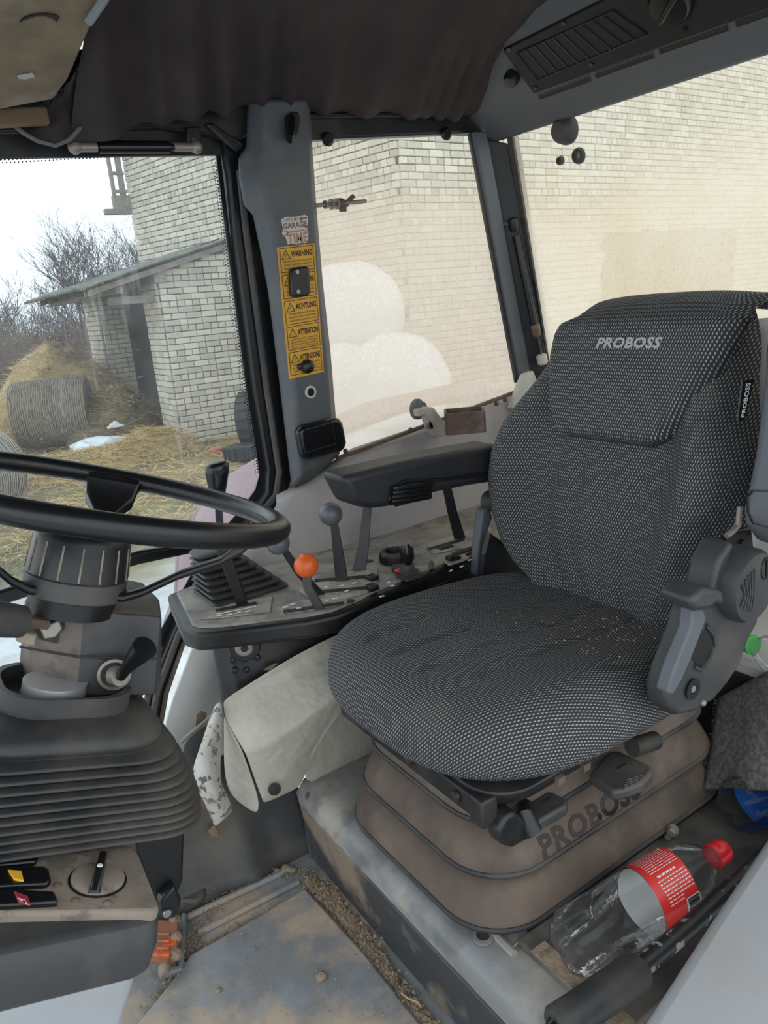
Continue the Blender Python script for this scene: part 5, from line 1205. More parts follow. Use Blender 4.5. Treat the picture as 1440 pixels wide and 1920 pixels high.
# ------------------------------------------------------------------ near side: panel, handbrake, bottles, felt
side = thing('trim_4', (1.0, .3, 0), 'pale grey smooth side panel in the near lower corner', 'panel', kind='structure')
SPZ = .315
sp_ = pxpoly([(1560, 1370), (1500, 1470), (1440, 1562), (1330, 1722), (1200, 1920), (1120, 2060), (1130, 2300), (2400, 2300), (2400, 1370)], Z=SPZ)
MB().prism(sp_, (0, 0, -.06)).build('panel', M['light_panel'], side, bevel=.014, seg=3)
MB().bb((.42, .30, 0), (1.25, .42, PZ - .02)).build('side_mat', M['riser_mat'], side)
hb = thing('handbrake_lever', (.6, .48, PZ), 'black handbrake lever with chipped paint and rubber grip', 'lever')
HBZ = .252
h = [at(x, y, Z=HBZ) for x, y in ((1040, 1928), (1085, 1898), (1195, 1820), (1293, 1737), (1378, 1660), (1460, 1585))]
MB().tube([h[2] + (h[1] - h[2]) * .12, h[3], h[4], h[5]], .0115, 14).build('bar', pm('chipped_black_bar', (.02, .02, .022), .4, dirt=((.42, .40, .36), 45, .64, .70, .75)), hb, smooth=True)
MB().tube([h[0], h[0].lerp(h[1], .12), h[1], h[2], h[2].lerp(h[3], .05)], [.017, .0205, .0205, .0205, .017], 20).build('grip', M['rubber'], hb, smooth=True)
MB().tube([h[0] + (h[0] - h[1]) * .22, h[0]], [.008, .011], 12).build('release_button', M['black_clean'], hb, smooth=True)

def bottle(name, base, axis, L, R, label, up=None):
    t = thing(name, base, label, 'bottle'); axis = Vector(axis).normalized()
    return t, axis
def bottle_body(t, base, axis, L, R, crush=.0, seed=1):
    u = Vector((0, 0, 1)); u = (u - axis * u.dot(axis)).normalized(); w = axis.cross(u); rings = []
    prof = [(.0, .30), (.004, .62), (.012, .86), (.03, .97), (.06, 1.0), (.20, 1.0), (.24, .965), (.28, 1.0), (.50, 1.0), (.64, 1.0), (.70, .985), (.76, .90), (.82, .72), (.87, .48), (.90, .34), (.93, .31), (.95, .31)]
    rnd = random.Random(seed)
    NJ = 40
    for s_, r_ in prof:
        rg_ = []
        for j in range(NJ):
            a = 2 * pi * j / NJ; r = R * r_
            if s_ < .05: r *= (1 - .16 * (1 + cos(5 * a)) / 2 * (1 if s_ > .001 else .5))
            if crush and .02 < s_ < .30: r *= 1 - crush * max(0, mnoise.noise((cos(a) * 1.6, sin(a) * 1.6, s_ * 14 + seed))) * 1.6
            rg_.append(base + axis * (L * s_) + (u * cos(a) + w * sin(a)) * r)
        rings.append(rg_)
    MB().loft(rings).build('body', M['pet'], t, smooth='all')
    return u, w
def bottle_cap(t, base, axis, L, R, mat):
    c_ = MB().lathe([(.0145, 0), (.0155, .002), (.0155, .016), (.0135, .019), (.001, .0192)], base + axis * (L * .935), axis, 30).build('cap', mat, t, smooth=True)
    MB().lathe([(.0165, -.006), (.0165, -.001)], base + axis * (L * .935), axis, 24).build('cap_ring', mat, t, smooth=True)
CR_ = .042
b0 = at(1062, 1782, Z=PZ + .012 + CR_); b1 = at(1358, 1592, Z=PZ + .018 + CR_)
ax = (b1 - b0); Lb = ax.length; ax.normalize()
cola, _ = bottle('cola_bottle', b0 - Vector((0, 0, CR_)), ax, Lb, CR_, 'empty clear plastic bottle with red label and red cap'); BASE[cola] = b0 - Vector((0, 0, CR_)); 
u, w = bottle_body(cola, b0, ax, Lb, CR_, .30, 3); bottle_cap(cola, b0, ax, Lb, CR_, M['red_cap'])
def lab(s_, a, off): return b0 + ax * (Lb * s_) + (u * cos(a) + w * sin(a)) * (CR_ + off)
# label wraps the upper barrel; its edge is cut by a wave
S0, S1 = .44, .655
lb = MB().grid(lambda i, j: lab(S0 + .012 * sin(6 * j) + (S1 - S0) * i, -1.95 + 3.9 * j, .0008), 6, 44).build('label_sheet', M['red_label'], cola, smooth='all', recalc=False)
MB().grid(lambda i, j: lab(S0 - .0 + (S1 - S0) * i, 1.95 + (2 * pi - 3.9) * j, .0004), 6, 30).build('label_reverse', M['label_back'], cola, smooth='all', recalc=False)
MB().grid(lambda i, j: lab(S0 + .012 * sin(6 * j) + (S1 - S0) * i, -1.95 + 3.9 * j, -.0012), 4, 40).build('label_reverse', M['label_back'], cola, smooth='all', recalc=False)
# printed matter on the label
mb = MB(); rnd = random.Random(5)
def labtext(txt, s_, a, size, bold=0, rot=True):
    vs, fs = text_verts(txt, size, bold, 'LEFT')
    # reading direction runs along the bottle axis; letters stand around the barrel
    mb.add([lab(s_ - 0 + p.x / Lb, a + p.y / CR_, .0013) for p in vs], fs)
labtext('1 L', .605, -.55, .011, .03)
def wordline(s0, s1, a, hgt):   # print too small to read: broken strokes
    t = s0
    while t < s1:
        L_ = rnd.uniform(.006, .022); e = min(t + L_, s1)
        mb.add([lab(t, a, .0013), lab(e, a, .0013), lab(e, a + hgt / CR_, .0013), lab(t, a + hgt / CR_, .0013)], [(0, 1, 2, 3)]); t = e + .005
for k in range(14): wordline(.472, .60 if k < 5 else .645, -.98 + .085 * k, .0012)
wordline(.49, .60, .28, .0026)
for k in range(8): wordline(.475, .56 if k > 5 else .64, .42 + .095 * k, .0013)
mb.add([lab(.565, 1.16, .0013), lab(.648, 1.16, .0013), lab(.648, 1.45, .0013), lab(.648, 1.78, .0013), lab(.565, 1.78, .0013), lab(.565, 1.45, .0013)], [(0, 1, 2, 5), (5, 2, 3, 4)])
mk = MB()
for k in range(20):
    wd = rnd.choice((.0005, .0008, .0012)); a0 = 1.19 + .028 * k
    mk.add([lab(.572, a0, .0017), lab(.641, a0, .0017), lab(.641, a0 + wd / CR_, .0017), lab(.572, a0 + wd / CR_, .0017)], [(0, 1, 2, 3)])
mk.build('barcode', M['ink'], lb, recalc=False)
mb.build('label_print', M['white_ink'], lb, recalc=False)
# second bottle with a blue label, third one on the shelf with a green cap
b2a = at(1372, 1520, Z=PZ + .058); b2b = at(1580, 1420, Z=PZ + .072); ax2 = (b2b - b2a).normalized()
bt2 = thing('water_bottle', b2a - Vector((0, 0, .04)), 'clear plastic bottle with blue label lying behind the red-capped bottle', 'bottle')
_b0, _ax, _Lb, _u, _w = b0, ax, Lb, u, w
u, w = bottle_body(bt2, b2a, ax2, .27, .040, .10, 8); bottle_cap(bt2, b2a, ax2, .27, .04, M['blue_label'])
b0, ax, Lb = b2a, ax2, .27
MB().grid(lambda i, j: lab(.17 + .40 * i, 2 * pi * j, -.0012), 4, 40).build('label_sheet', M['blue_label'], bt2, smooth='all', recalc=False)
b3a = at(1500, 1245, Z=.425); b3b = at(1402, 1206, Z=.415); ax3 = (b3b - b3a).normalized()
bt3 = thing('green_capped_bottle', b3a - Vector((0, 0, .036)), 'clear bottle with green cap on the shelf behind the seat', 'bottle')
bottle_body(bt3, b3b - ax3 * .24, ax3, .25, .034, 0, 5); bottle_cap(bt3, b3b - ax3 * .24, ax3, .25, .034, M['green_cap'])
# felt mat hanging from the shelf
felt = thing('felt_mat', (1.0, .55, PZ + .02), 'grey fuzzy felt offcut hanging behind the bellows', 'mat')
def fm(i, j):
    a_ = (1350 + (1480 - 1350) * i, 1312 - 70 * i); b_ = (1322 + (1450 - 1322) * i, 1482 + 2 * i - 6 * sin(3 * i))
    X0 = 1.035 - .115 * j; p = at(a_[0] + (b_[0] - a_[0]) * j, a_[1] + (b_[1] - a_[1]) * j, X=X0)
    p.x += .006 * sin(7 * i) * j; return p
MB().grid(fm, 14, 14).build('sheet', M['foam_mat'], felt, smooth='all', solid=.012)
mb = MB(); rnd = random.Random(9)
for k in range(60):
    p = fm(0, rnd.random()) + Vector((-.004, 0, 0)); q = p + Vector((rnd.uniform(-.006, .002), rnd.uniform(0, .008), rnd.uniform(-.006, .006))); mb.tube([p, q], .0005, 3)
mb.build('frayed_edge', M['liner_pale'], felt, kind='stuff', recalc=False)
# bolts and grit between bellows and tray
bo = thing('hex_bolt', at(1258, 1560, Z=PZ + .03), 'loose zinc bolt head beside the tray wall', 'bolt')
MB().lathe([(.009, 0), (.009, .008), (.007, .011), (.001, .0112)], at(1258, 1560, Z=PZ + .026), (.2, -.5, 1), 6).build('head', M['steel'], bo)
MB().tube([at(1258, 1560, Z=PZ + .026), at(1258, 1560, Z=PZ + .026) - Vector((.002, -.005, .012))], .005, 10).build('shank', M['steel'], bo)

# ------------------------------------------------------------------ soil on the floor
def crumbs(name, spots, label, mat, zb, smin=.002, smax=.006):
    mb = MB(); rnd = random.Random(len(name))
    for p in spots:
        r = rnd.uniform(smin, smax) * rnd.uniform(.5, 1); a = rnd.random() * 6; vs = []
        for k in range(6):
            d_ = [(1, 0, 0), (-1, 0, 0), (0, 1, 0), (0, -1, 0), (0, 0, 1), (0, 0, -.4)][k]
            vs.append(p + Matrix.Rotation(a, 3, 'Z') @ Vector(d_) * r * rnd.uniform(.6, 1.2) + Vector((0, 0, zb + r * .25)))
        mb.add(vs, [(0, 2, 4), (2, 1, 4), (1, 3, 4), (3, 0, 4), (2, 0, 5), (1, 2, 5), (3, 1, 5), (0, 3, 5)])
    return mb.build(name, mat, base=spots[0], recalc=False, kind='stuff', label=label, cat='soil')
rnd = random.Random(21)
def along(pts, n, spread, Z=0.0):
    P = [at(x, y, Z=Z) for x, y in pts]; out = []
    for k in range(n):
        t = rnd.random() * (len(P) - 1); i = min(int(t), len(P) - 2); p = P[i].lerp(P[i + 1], t - i)
        out.append(p + Vector((rnd.gauss(0, spread), rnd.gauss(0, spread), 0)))
    return out
crumbs('soil_ridge', along([(582, 1655), (620, 1690), (660, 1740), (705, 1800), (750, 1870), (800, 1935)], 2600, .008), 'ridge of dry brown soil along the foot of the plinth', M['soil'], .003, .002, .007)
crumbs('soil_specks', along([(590, 1640), (520, 1640), (440, 1665), (380, 1730), (350, 1790), (310, 1850), (285, 1900)], 900, .010) + along([(530, 1700), (420, 1760), (350, 1800)], 500, .006) + [at(rnd.uniform(300, 780), rnd.uniform(1650, 1915), Z=.012) for k in range(260)], 'scattered soil specks and chaff on the floor mat', M['soil'], .004, .001, .0035)
for i, (x, y, r_) in enumerate(((537, 1628, .011), (549, 1632, .008), (519, 1633, .007), (602, 1830, .010), (410, 1856, .005))):
    o = MB().sphere((0, 0, 0), r_, 10, 7, (1, .8, .6))
    o.v = [p * (1 + .25 * mnoise.noise(p * 160 + Vector((i, 0, 0)))) for p in o.v]; c_ = at(x, y, Z=.012 + r_ * .3 if i > 2 else r_ * .4)
    o.v = [p + c_ for p in o.v]; o.build('soil_clod', M['soil'], base=c_, smooth='all', recalc=False, label=['largest soil clod by the mat riser', 'small soil clod touching the largest one by the riser', 'soil clod lying furthest along the mat riser', 'lone soil clod in the middle of the floor mat', 'thin pale chaff flake near the pod'][i], cat='clod', group='soil clods on the cab floor')
lf = at(402, 1556, Y=1.15); o = MB()
o.add([lf + Vector(v) for v in ((-.012, 0, .004), (0, -.004, .014), (.014, 0, .004), (.004, -.006, -.012), (-.006, -.004, -.01))], [(0, 1, 4), (1, 2, 3), (1, 3, 4)]); o.build('dead_leaf', M['cardboard'], base=lf, solid=.001, label='brown dead leaf caught on the dark riser', cat='leaf')
st_ = [at(x, y, Z=.016) for x, y in ((752, 1862), (765, 1872), (785, 1880), (790, 1890))]
MB().tube(st_, .0012, 5).build('straw_stalk', M['dried_grass'], base=st_[0], smooth=True, label='single straw stalk on the soil ridge', cat='straw')
st_ = [at(x, y, Z=PZ + .006) for x, y in ((962, 1775), (985, 1755), (1010, 1742))]
MB().tube(st_, .0011, 5).build('straw_stalk', M['dried_grass'], base=st_[0], smooth=True, label='straw stalk at the foot of the bellows corner', cat='straw')

# ================================================================== outside
GZ = -1.15
g = MB().grid(lambda i, j: Vector((-40 + 90 * i, -12 + 82 * j, GZ + .10 * mnoise.noise((i * 40, j * 40, 0)) * (1 if j > .25 else .2))), 60, 60).build('ground', M['ground'], smooth='all', kind='structure', label='straw and snow covered farmyard ground', cat='ground')

# tractor fender outside the glass
fen = thing('tractor_fender', (.9, 1.75, .0), 'faded pinkish red tractor fender outside the door glass', 'fender')
inner = [at(x, y, Y=1.475) for x, y in ((262, 1420), (300, 1250), (350, 1150), (400, 1080), (455, 1005), (500, 950), (520, 900))]
inner += [Vector((.80, 1.475, .70)), Vector((1.05, 1.475, .735)), Vector((1.35, 1.475, .74)), Vector((1.7, 1.475, .70))]
outer = [at(x, y, Y=2.0) for x, y in ((255, 1420), (302, 1205), (316, 1160), (334, 1110), (337, 1042), (370, 965), (424, 900))]
outer += [Vector((.98, 2.0, .60)), Vector((1.2, 2.0, .66)), Vector((1.45, 2.0, .67)), Vector((1.8, 2.0, .62))]
def lerpc(L, t):
    t = t * (len(L) - 1); i = min(int(t), len(L) - 2); return L[i].lerp(L[i + 1], t - i)
def fsurf(i, j):
    p = lerpc(inner, i).lerp(lerpc(outer, i), j); p.z += .03 * sin(pi * j); return p
MB().grid(fsurf, 40, 10).build('shell', M['red_paint'], fen, smooth='all', solid=.01)
MB().tube([lerpc(outer, i / 40) for i in range(41)], .012, 8).build('edge_bead', M['red_paint'], fen, smooth=True)

# bricks
def brick_mesh(L, H, D, seed):
    rn = random.Random(seed); c_ = .006; vs = []
    for y, ins in ((0.0, 0), (-(D - c_), 0), (-D, c_)):
        for sx, sz in ((-1, -1), (1, -1), (1, 1), (-1, 1)):
            vs.append(Vector((sx * (L / 2 - ins) + rn.uniform(-.004, .004), y, sz * (H / 2 - ins) + rn.uniform(-.003, .003))))
    fs = [(8, 9, 10, 11)] + [(i, (i + 1) % 4, 4 + (i + 1) % 4, 4 + i) for i in range(4)] + [(4 + i, 4 + (i + 1) % 4, 8 + (i + 1) % 4, 8 + i) for i in range(4)]
    return vs, fs
BL, BH, BJ = .25, .088, .013
BM = {}
for nm, L_ in (('s', BL), ('h', .12)):
    for v_ in range(4):
        vs, fs = brick_mesh(L_, BH, .05, v_ + (10 if nm == 'h' else 0)); me = bpy.data.meshes.new('brick'); me.from_pydata(vs, [], fs); me.materials.append(M['brick']); BM[nm, v_] = (me, vs, fs)
def lay(org, dr, length, z0, z1, keep=None, seed=0):
    """courses of stretchers with random headers; returns (kind, variant, centre, angle)"""
    rn = random.Random(seed); out = []; dr = Vector(dr).normalized(); ang = atan2(dr.y, dr.x); row = 0; z = z0
    while z + BH < z1:
        s = 0; hdr = (row % 4 == 3)
        while s < length - .11:
            k = 'h' if hdr or rn.random() < .12 or (s == 0 and row % 2) or s + BL > length else 's'; L_ = BL if k == 's' else .12
            a, b = max(s, 0), min(s + L_, length)
            if b - a > L_ * .55:
                c_ = Vector(org) + dr * (s + L_ / 2) + Vector((0, 0, z + BH / 2))
                if (keep is None or keep(s + L_ / 2, z + BH / 2)) and s + L_ <= length + .012:
                    out.append((k, rn.randrange(4), c_, ang + rn.gauss(0, .004), rn.gauss(0, .003)))
            s += L_ + BJ
        z += BH + BJ; row += 1
    return out
def px_of(P):
    d = P - CAM_POS; z = d.dot(CF); return (720 + FPX * d.dot(CR) / z, 960 - FPX * d.dot(CU) / z, z)
def place_bricks(par, lst, seen, limit=300):
    sc_ = []
    for it in lst:
        x, y, z = px_of(it[2]); sc_.append((0 if seen(x, y) else 1, z, it))
    sc_.sort(key=lambda t: (t[0], t[1])); mb = MB()
    for i, (_, _, (k, v_, c_, ang, off)) in enumerate(sc_):
        R_ = Matrix.Rotation(ang, 3, 'Z'); c2 = c_ + R_ @ Vector((0, off, 0))
        if i < limit:
            o = bpy.data.objects.new('brick', BM[k, v_][0]); COL.objects.link(o); o.parent = par; o.location = c2 - BASE[par]; o.rotation_euler = (0, 0, ang)
        else: mb.add([R_ @ p + c2 for p in BM[k, v_][1]], BM[k, v_][2])
    if mb.v: mb.build('brickwork', M['brick'], par, recalc=False, kind='stuff')

# long brick building along the yard
BX, BY_ = 6.65, 9.09
bld = thing('brick_building', (BX, BY_, GZ), 'tall pale brick farm building filling the view behind the windows', 'building')
dW1 = Vector((-.213, .977, 0)).normalized(); L1 = 7.35
pW1end = Vector((BX, BY_, 0)) + dW1 * L1
MB().prism([(BX + .045, BY_ + .045, GZ), (BX + .045 + dW1.x * L1, BY_ + .045 + dW1.y * L1, GZ), (BX + 8, BY_ + L1 + 1, GZ), (BX + 17, BY_ + .045 + .2, GZ)], (0, 0, 8.2)).build('wall_core', M['mortar'], bld)
# the W1 face looks towards -X: bricks run in direction -dW1 so their front (-Y local) faces -X
l1 = lay(pW1end + Vector((0, 0, 0)), -dW1, L1, GZ, 6.9, seed=1, keep=lambda s, z: z > -.4)
l2 = lay((BX, BY_, 0), (1, .012, 0), 16.5, GZ, 5.2, seed=2, keep=lambda s, z: not (4.3 < s < 8.3 and z < 1.75))
place_bricks(bld, l1 + l2, lambda x, y: (258 < x < 425 and 270 < y < 480) or (585 < x < 890 and 245 < y < 420) or (950 < x < 1440 and 150 < y < 360))
for k in range(8):   # gate boards
    MB().bb((BX + 4.35 + .49 * k, BY_ - .02, GZ), (BX + 4.35 + .49 * k + .46, BY_ + .06, 1.72 + .05 * (k % 3))).build('gate_board', M['brown_wood'], bld)
# timber verge at the far gable end
ve = pW1end + Vector((-.02, 0, 0))
for dx_, w_ in ((-.12, .10), (-.30, .06)):
    MB().bb((ve.x + dx_ - w_ / 2, ve.y - .05, 3.3), (ve.x + dx_ + w_ / 2, ve.y + .05, 7.2)).build('verge_board', M['old_wood'], bld)
for k in range(9): MB().bb((ve.x - .34, ve.y - .06, 3.5 + .34 * k), (ve.x - .05, ve.y + .02, 3.56 + .34 * k)).build('verge_batten', M['old_wood'], bld)
MB().bb((ve.x - .55, ve.y - .08, 3.10), (ve.x + .05, ve.y + .08, 3.2)).build('verge_beam', M['old_wood'], bld)
MB().bb((ve.x - .35, ve.y - .08, 3.2), (ve.x + .05, ve.y + .08, 3.45)).build('verge_beam', M['old_wood'], bld)

# lean-to shed
SX0, SY0, SY1 = 4.14, 12.57, 17.7
shed = thing('brick_shed', (SX0, SY0, GZ), 'crumbling white brick lean-to shed with open doorway and sagging roof', 'shed')
xw = 5.82
def roofz(x): return 1.62 + .262 * (x - 3.2)
MB().prism([(SX0 + .05, SY0 + .05, GZ), (xw, SY0 + .05, GZ), (xw, SY0 + .05, roofz(xw) - .10), (SX0 + .05, SY0 + .05, roofz(SX0) - .10)], (0, .25, 0)).build('side_core', M['mortar'], shed)
MB().bb((SX0 + .05, SY0 + .05, GZ), (SX0 + .40, SY0 + .78, 1.62)).build('front_core', M['mortar'], shed)
MB().bb((SX0 + .05, 16.65, GZ), (SX0 + .55, SY1, 1.62)).build('far_core', M['mortar'], shed)
MB().bb((SX0 + .1, SY1 - .02, GZ), (xw, SY1 + .2, 2.0)).build('back_core', M['mortar'], shed)
r1 = lay((SX0, SY0, 0), (1, 0, 0), xw - SX0, GZ, 2.5, seed=3, keep=lambda s, z: z < roofz(SX0 + s) - .14)
r2 = lay((SX0, SY0 + .80, 0), (0, -1, 0), .80, GZ, 1.58, seed=4)
r3 = lay((SX0, SY1, 0), (0, -1, 0), SY1 - 16.6, GZ, 1.58, seed=5)
r4 = lay((SX0, 16.6, 0), (1, 0, 0), .55, GZ, 1.58, seed=6)
place_bricks(shed, r1 + r2 + r3 + r4, lambda x, y: 120 < x < 470 and 420 < y < 870)
MB().bb((SX0 - .015, SY0 + .20, .15), (SX0 + .05, SY0 + .62, 1.5)).build('render_patch', M['plaster'], shed, bevel=.01)
for k, (y0, y1) in enumerate(((12.30, 13.40), (13.38, 14.50), (14.48, 15.60), (15.58, 16.70), (16.68, 17.95))):
    def sh(i, j, y0=y0, y1=y1, k=k):
        x = 2.95 + (xw + .1 - 2.95) * i; y = y0 + (y1 - y0) * j; return Vector((x, y, roofz(x) + .025 * sin((y) * 2 * pi / .15) + .03 * mnoise.noise((x, y, k)) + .012 * (k % 2)))
    MB().grid(sh, 8, 44).build('roof_sheet', M['slate'], shed, smooth='all', solid=.012)
for y in (12.40, 12.62): MB().prism([(2.98, y, roofz(2.98) - .14), (xw, y, roofz(xw) - .14), (xw, y, roofz(xw) - .05), (2.98, y, roofz(2.98) - .05)], (0, .05, 0)).build('rafter', M['old_wood'], shed)
for y in (13.6, 14.6, 15.6, 16.6, 17.5): MB().prism([(3.2, y, roofz(3.2) - .16), (xw, y, roofz(xw) - .16), (xw, y, roofz(xw) - .05), (3.2, y, roofz(3.2) - .05)], (0, .07, 0)).build('rafter', M['old_wood'], shed)
MB().bb((SX0 - .08, SY0 - .1, roofz(SX0) - .30), (SX0 + .12, SY1 + .1, roofz(SX0) - .16)).build('lintel_beam', M['old_wood'], shed)
MB().bb((3.42, 12.5, roofz(3.42) - .24), (3.54, SY1, roofz(3.42) - .14)).build('eaves_beam', M['old_wood'], shed)
MB().bb((3.35, 12.7, roofz(3.4) - .40), (4.2, 12.78, roofz(3.4) - .28)).build('bracket_beam', M['old_wood'], shed)

# straw helper
def straw(name, label, sampler, n, mat, Lmin=.12, Lmax=.4, wd=.006, up=.5, seed=1, parent=None):
    rn = random.Random(seed); vs, fs = [], []
    for k in range(n):
        p = sampler(rn)
        if p is None: continue
        a = rn.random() * 2 * pi; L_ = rn.uniform(Lmin, Lmax); d_ = Vector((cos(a), sin(a), rn.uniform(-.15, up))).normalized() * L_
        s = d_.cross(Vector((rn.uniform(-1, 1), rn.uniform(-1, 1), 1))).normalized() * wd * .5; b = len(vs)
        mid_ = p + d_ * .5 + Vector((0, 0, .03 * L_)); q = p + d_ + Vector((0, 0, -.06 * L_))
        vs += [p - s, p + s, mid_ + s, mid_ - s, q]; fs += [(b, b + 1, b + 2, b + 3), (b + 3, b + 2, b + 4)]
    mb = MB(); mb.add(vs, fs)
    if parent is not None: return mb.build(name, mat, parent, recalc=False, kind='stuff')
    return mb.build(name, mat, base=vs[0], recalc=False, kind='stuff', label=label, cat='straw')
def mound(name, c, rx, ry, h, mat, label, cat, rot=0, seed=0, nstraw=2500, smat=None, Lm=.35):
    t = thing(name, c, label, cat); c = Vector(c); R_ = Matrix.Rotation(rot, 3, 'Z')
    def surf(i, j):
        r = i; a = 2 * pi * j; prf = max(0, 1 - r ** 2.2) ** .75
        n_ = 1 + .22 * mnoise.noise((cos(a) * 1.5 + seed, sin(a) * 1.5, r * 2)) 
        return c + R_ @ Vector((rx * r * cos(a) * n_, ry * r * sin(a) * n_, h * prf * (1 + .2 * mnoise.noise((r * 3 * cos(a), r * 3 * sin(a), seed))) - .03))
    MB().grid(surf, 16, 40).build('heap', mat, t, smooth='all')
    straw('loose_straw', None, lambda rn: surf(sqrt(rn.random()) * .98, rn.random()), nstraw, smat or M['dried_grass'], .10, Lm, .007, .5, seed + 3, parent=t); return t
mound('hay_heap', (3.05, 16.6, GZ), 1.5, 1.3, 1.75, M['hay'], 'large brown hay heap behind the net-wrapped bale', 'hay', .2, 2, 5000)
mound('hay_heap', (3.55, 14.6, GZ), 1.0, .9, .95, M['hay_dark'], 'dark rotting hay heap at the shed doorway', 'hay', .5, 5, 2600)
mound('hay_heap', (3.55, 12.3, GZ), .75, .6, .42, M['hay'], 'small straw mound in front of the shed corner', 'hay', .1, 8, 2400)
mound('hay_heap', (2.55, 12.2, GZ), 1.1, .8, .26, M['hay'], 'flat spread of golden straw before the bale', 'hay', .3, 11, 3200)
mound('hay_heap', (.75, 15.2, GZ), 1.1, 1.4, .75, M['hay'], 'straw heap at the far edge of the door glass', 'hay', 0, 14, 2400)
straw('ground_straw', 'loose straw scattered over the yard ground', lambda rn: Vector((rn.uniform(-.2, 5.2), rn.uniform(7.6, 16), GZ + .04)), 9000, M['dried_grass'], .10, .35, .007, .35, 40)
straw('ground_grass', 'short green grass by the edge of the straw', lambda rn: Vector((rn.uniform(-.6, 2.2), rn.uniform(6.6, 8.6), GZ + .02)), 2600, M['green_grass'], .05, .14, .006, 1.4, 41)
straw('dry_weeds', 'tall dry weeds standing in front of the thicket', lambda rn: Vector((rn.uniform(1.5, 5.5), rn.uniform(18, 21), GZ)), 1500, M['dried_grass'], .5, 1.3, .010, 3.0, 42)

def bale(name, c, axis, R, L_, label, seed=0):
    axis = Vector(axis).normalized(); t = thing(name, (c[0], c[1], GZ), label, 'hay bale'); c = Vector(c); u = Vector((0, 0, 1)); w = axis.cross(u)
    rings = []
    for k in range(15):
        s = -.5 + k / 14; rr2 = R * (1 - .05 * (abs(s) * 2) ** 6); rings.append([c + axis * (L_ * s) + (u * cos(a) * .95 + w * sin(a)) * rr2 * (1 + .03 * mnoise.noise((cos(a) * 3, sin(a) * 3, s * 3 + seed))) for a in [2 * pi * j / 40 for j in range(40)]])
    MB().loft(rings).build('straw_body', M['hay_dark'], t, smooth=True)
    mb = MB(); rn = random.Random(seed)
    for k in range(34):
        s = -.49 + .98 * k / 33; pts = []
        for j in range(28):
            a = 2 * pi * j / 28; pts.append(c + axis * (L_ * (s + rn.gauss(0, .006))) + (u * cos(a) * .95 + w * sin(a)) * R * (1.012 + .02 * rn.random()))
        mb.tube(pts, .006, 3, closed=True)
    mb.build('net_wrap', M['sheet_net'], t, recalc=False, kind='stuff'); return t
M['sheet_net'] = pm('grey_net_wrap', (.40, .375, .33), .8)
bale('round_bale', (2.55, 14.75, GZ + .66), (.93, -.36, 0), .64, 1.28, 'grey net-wrapped round bale in front of the hay heap', 1)
bale('round_bale', (.52, 10.6, GZ + .42), (.75, .66, 0), .60, 1.2, 'net-wrapped round bale half hidden behind the steering wheel', 2)
# plastic sheet and snow
def sheet(name, c, sx, sy, label, mat, cat, rot=0, h=.08, seed=0):
    R_ = Matrix.Rotation(rot, 3, 'Z'); c = Vector(c)
    MB().grid(lambda i, j: c + R_ @ Vector(((i - .5) * sx * (1 - .3 * sin(3.1 * j + seed)), (j - .5) * sy, .02 + h * (.5 + mnoise.noise((i * 3 + seed, j * 3, seed))) * (1 - (2 * i - 1) ** 4) * (1 - (2 * j - 1) ** 4))), 18, 12).build(name, mat, base=c, smooth='all', solid=.01, label=label, cat=cat)
sheet('plastic_sheet', (2.85, 13.1, GZ + .16), .85, .75, 'crumpled white plastic sheet lying on the straw', M['sheet_white'], 'sheet', -.5, .16, 2)
sheet('snow_patch', (3.05, 17.2, GZ + 1.55), .8, .5, 'small snow patch on top of the hay heap', M['snow'], 'snow', 0, .12, 4)
sheet('snow_patch', (3.0, 26, GZ + .1), 6.0, 2.5, 'long far snow patch in front of the thicket', M['snow'], 'snow', 0, .2, 5)
sheet('snow_patch', (3.3, 13.6, GZ + .35), .3, .2, 'tiny snow lump beside the dark hay', M['snow'], 'snow', 0, .1, 6)
# tyres and a red brick
def tyre(name, c, axis, R, wd, label):
    t = thing(name, c, label, 'tyre'); axis = Vector(axis).normalized(); c = Vector(c)
    prf = [(R * .55, -wd * .42), (R * .70, -wd * .5), (R * .9, -wd * .48), (R, -wd * .36), (R, wd * .36), (R * .9, wd * .48), (R * .70, wd * .5), (R * .55, wd * .42), (R * .55, -wd * .42)]
    MB().lathe(prf, c, axis, 32, caps=False).build('casing', M['tyre'], t, smooth=True)
    u = axis.orthogonal().normalized(); w = axis.cross(u)
    for k in range(20):
        a = 2 * pi * k / 20; e = u * cos(a) + w * sin(a); MB().box(c + e * R, (.05, .03, wd * .7), Matrix((e, axis.cross(e), axis)).transposed()).build('tread_block', M['tyre'], t)
tyre('old_tyre', (4.72, 10.95, GZ + .46), (.80, -.6, .05), .46, .26, 'black tyre standing against the shed wall')
tyre('old_tyre', (4.45, 10.35, GZ + .12), (0, .1, 1), .42, .24, 'black tyre lying flat in front of the standing one')
br_ = at(408, 846, Z=GZ + .05); o = MB().box(br_, (.24, .12, .09), Matrix.Rotation(.4, 3, 'Z')); o.build('broken_brick', M['brick_red'], base=br_, bevel=.01, label='broken red brick at the foot of the shed wall', cat='brick')
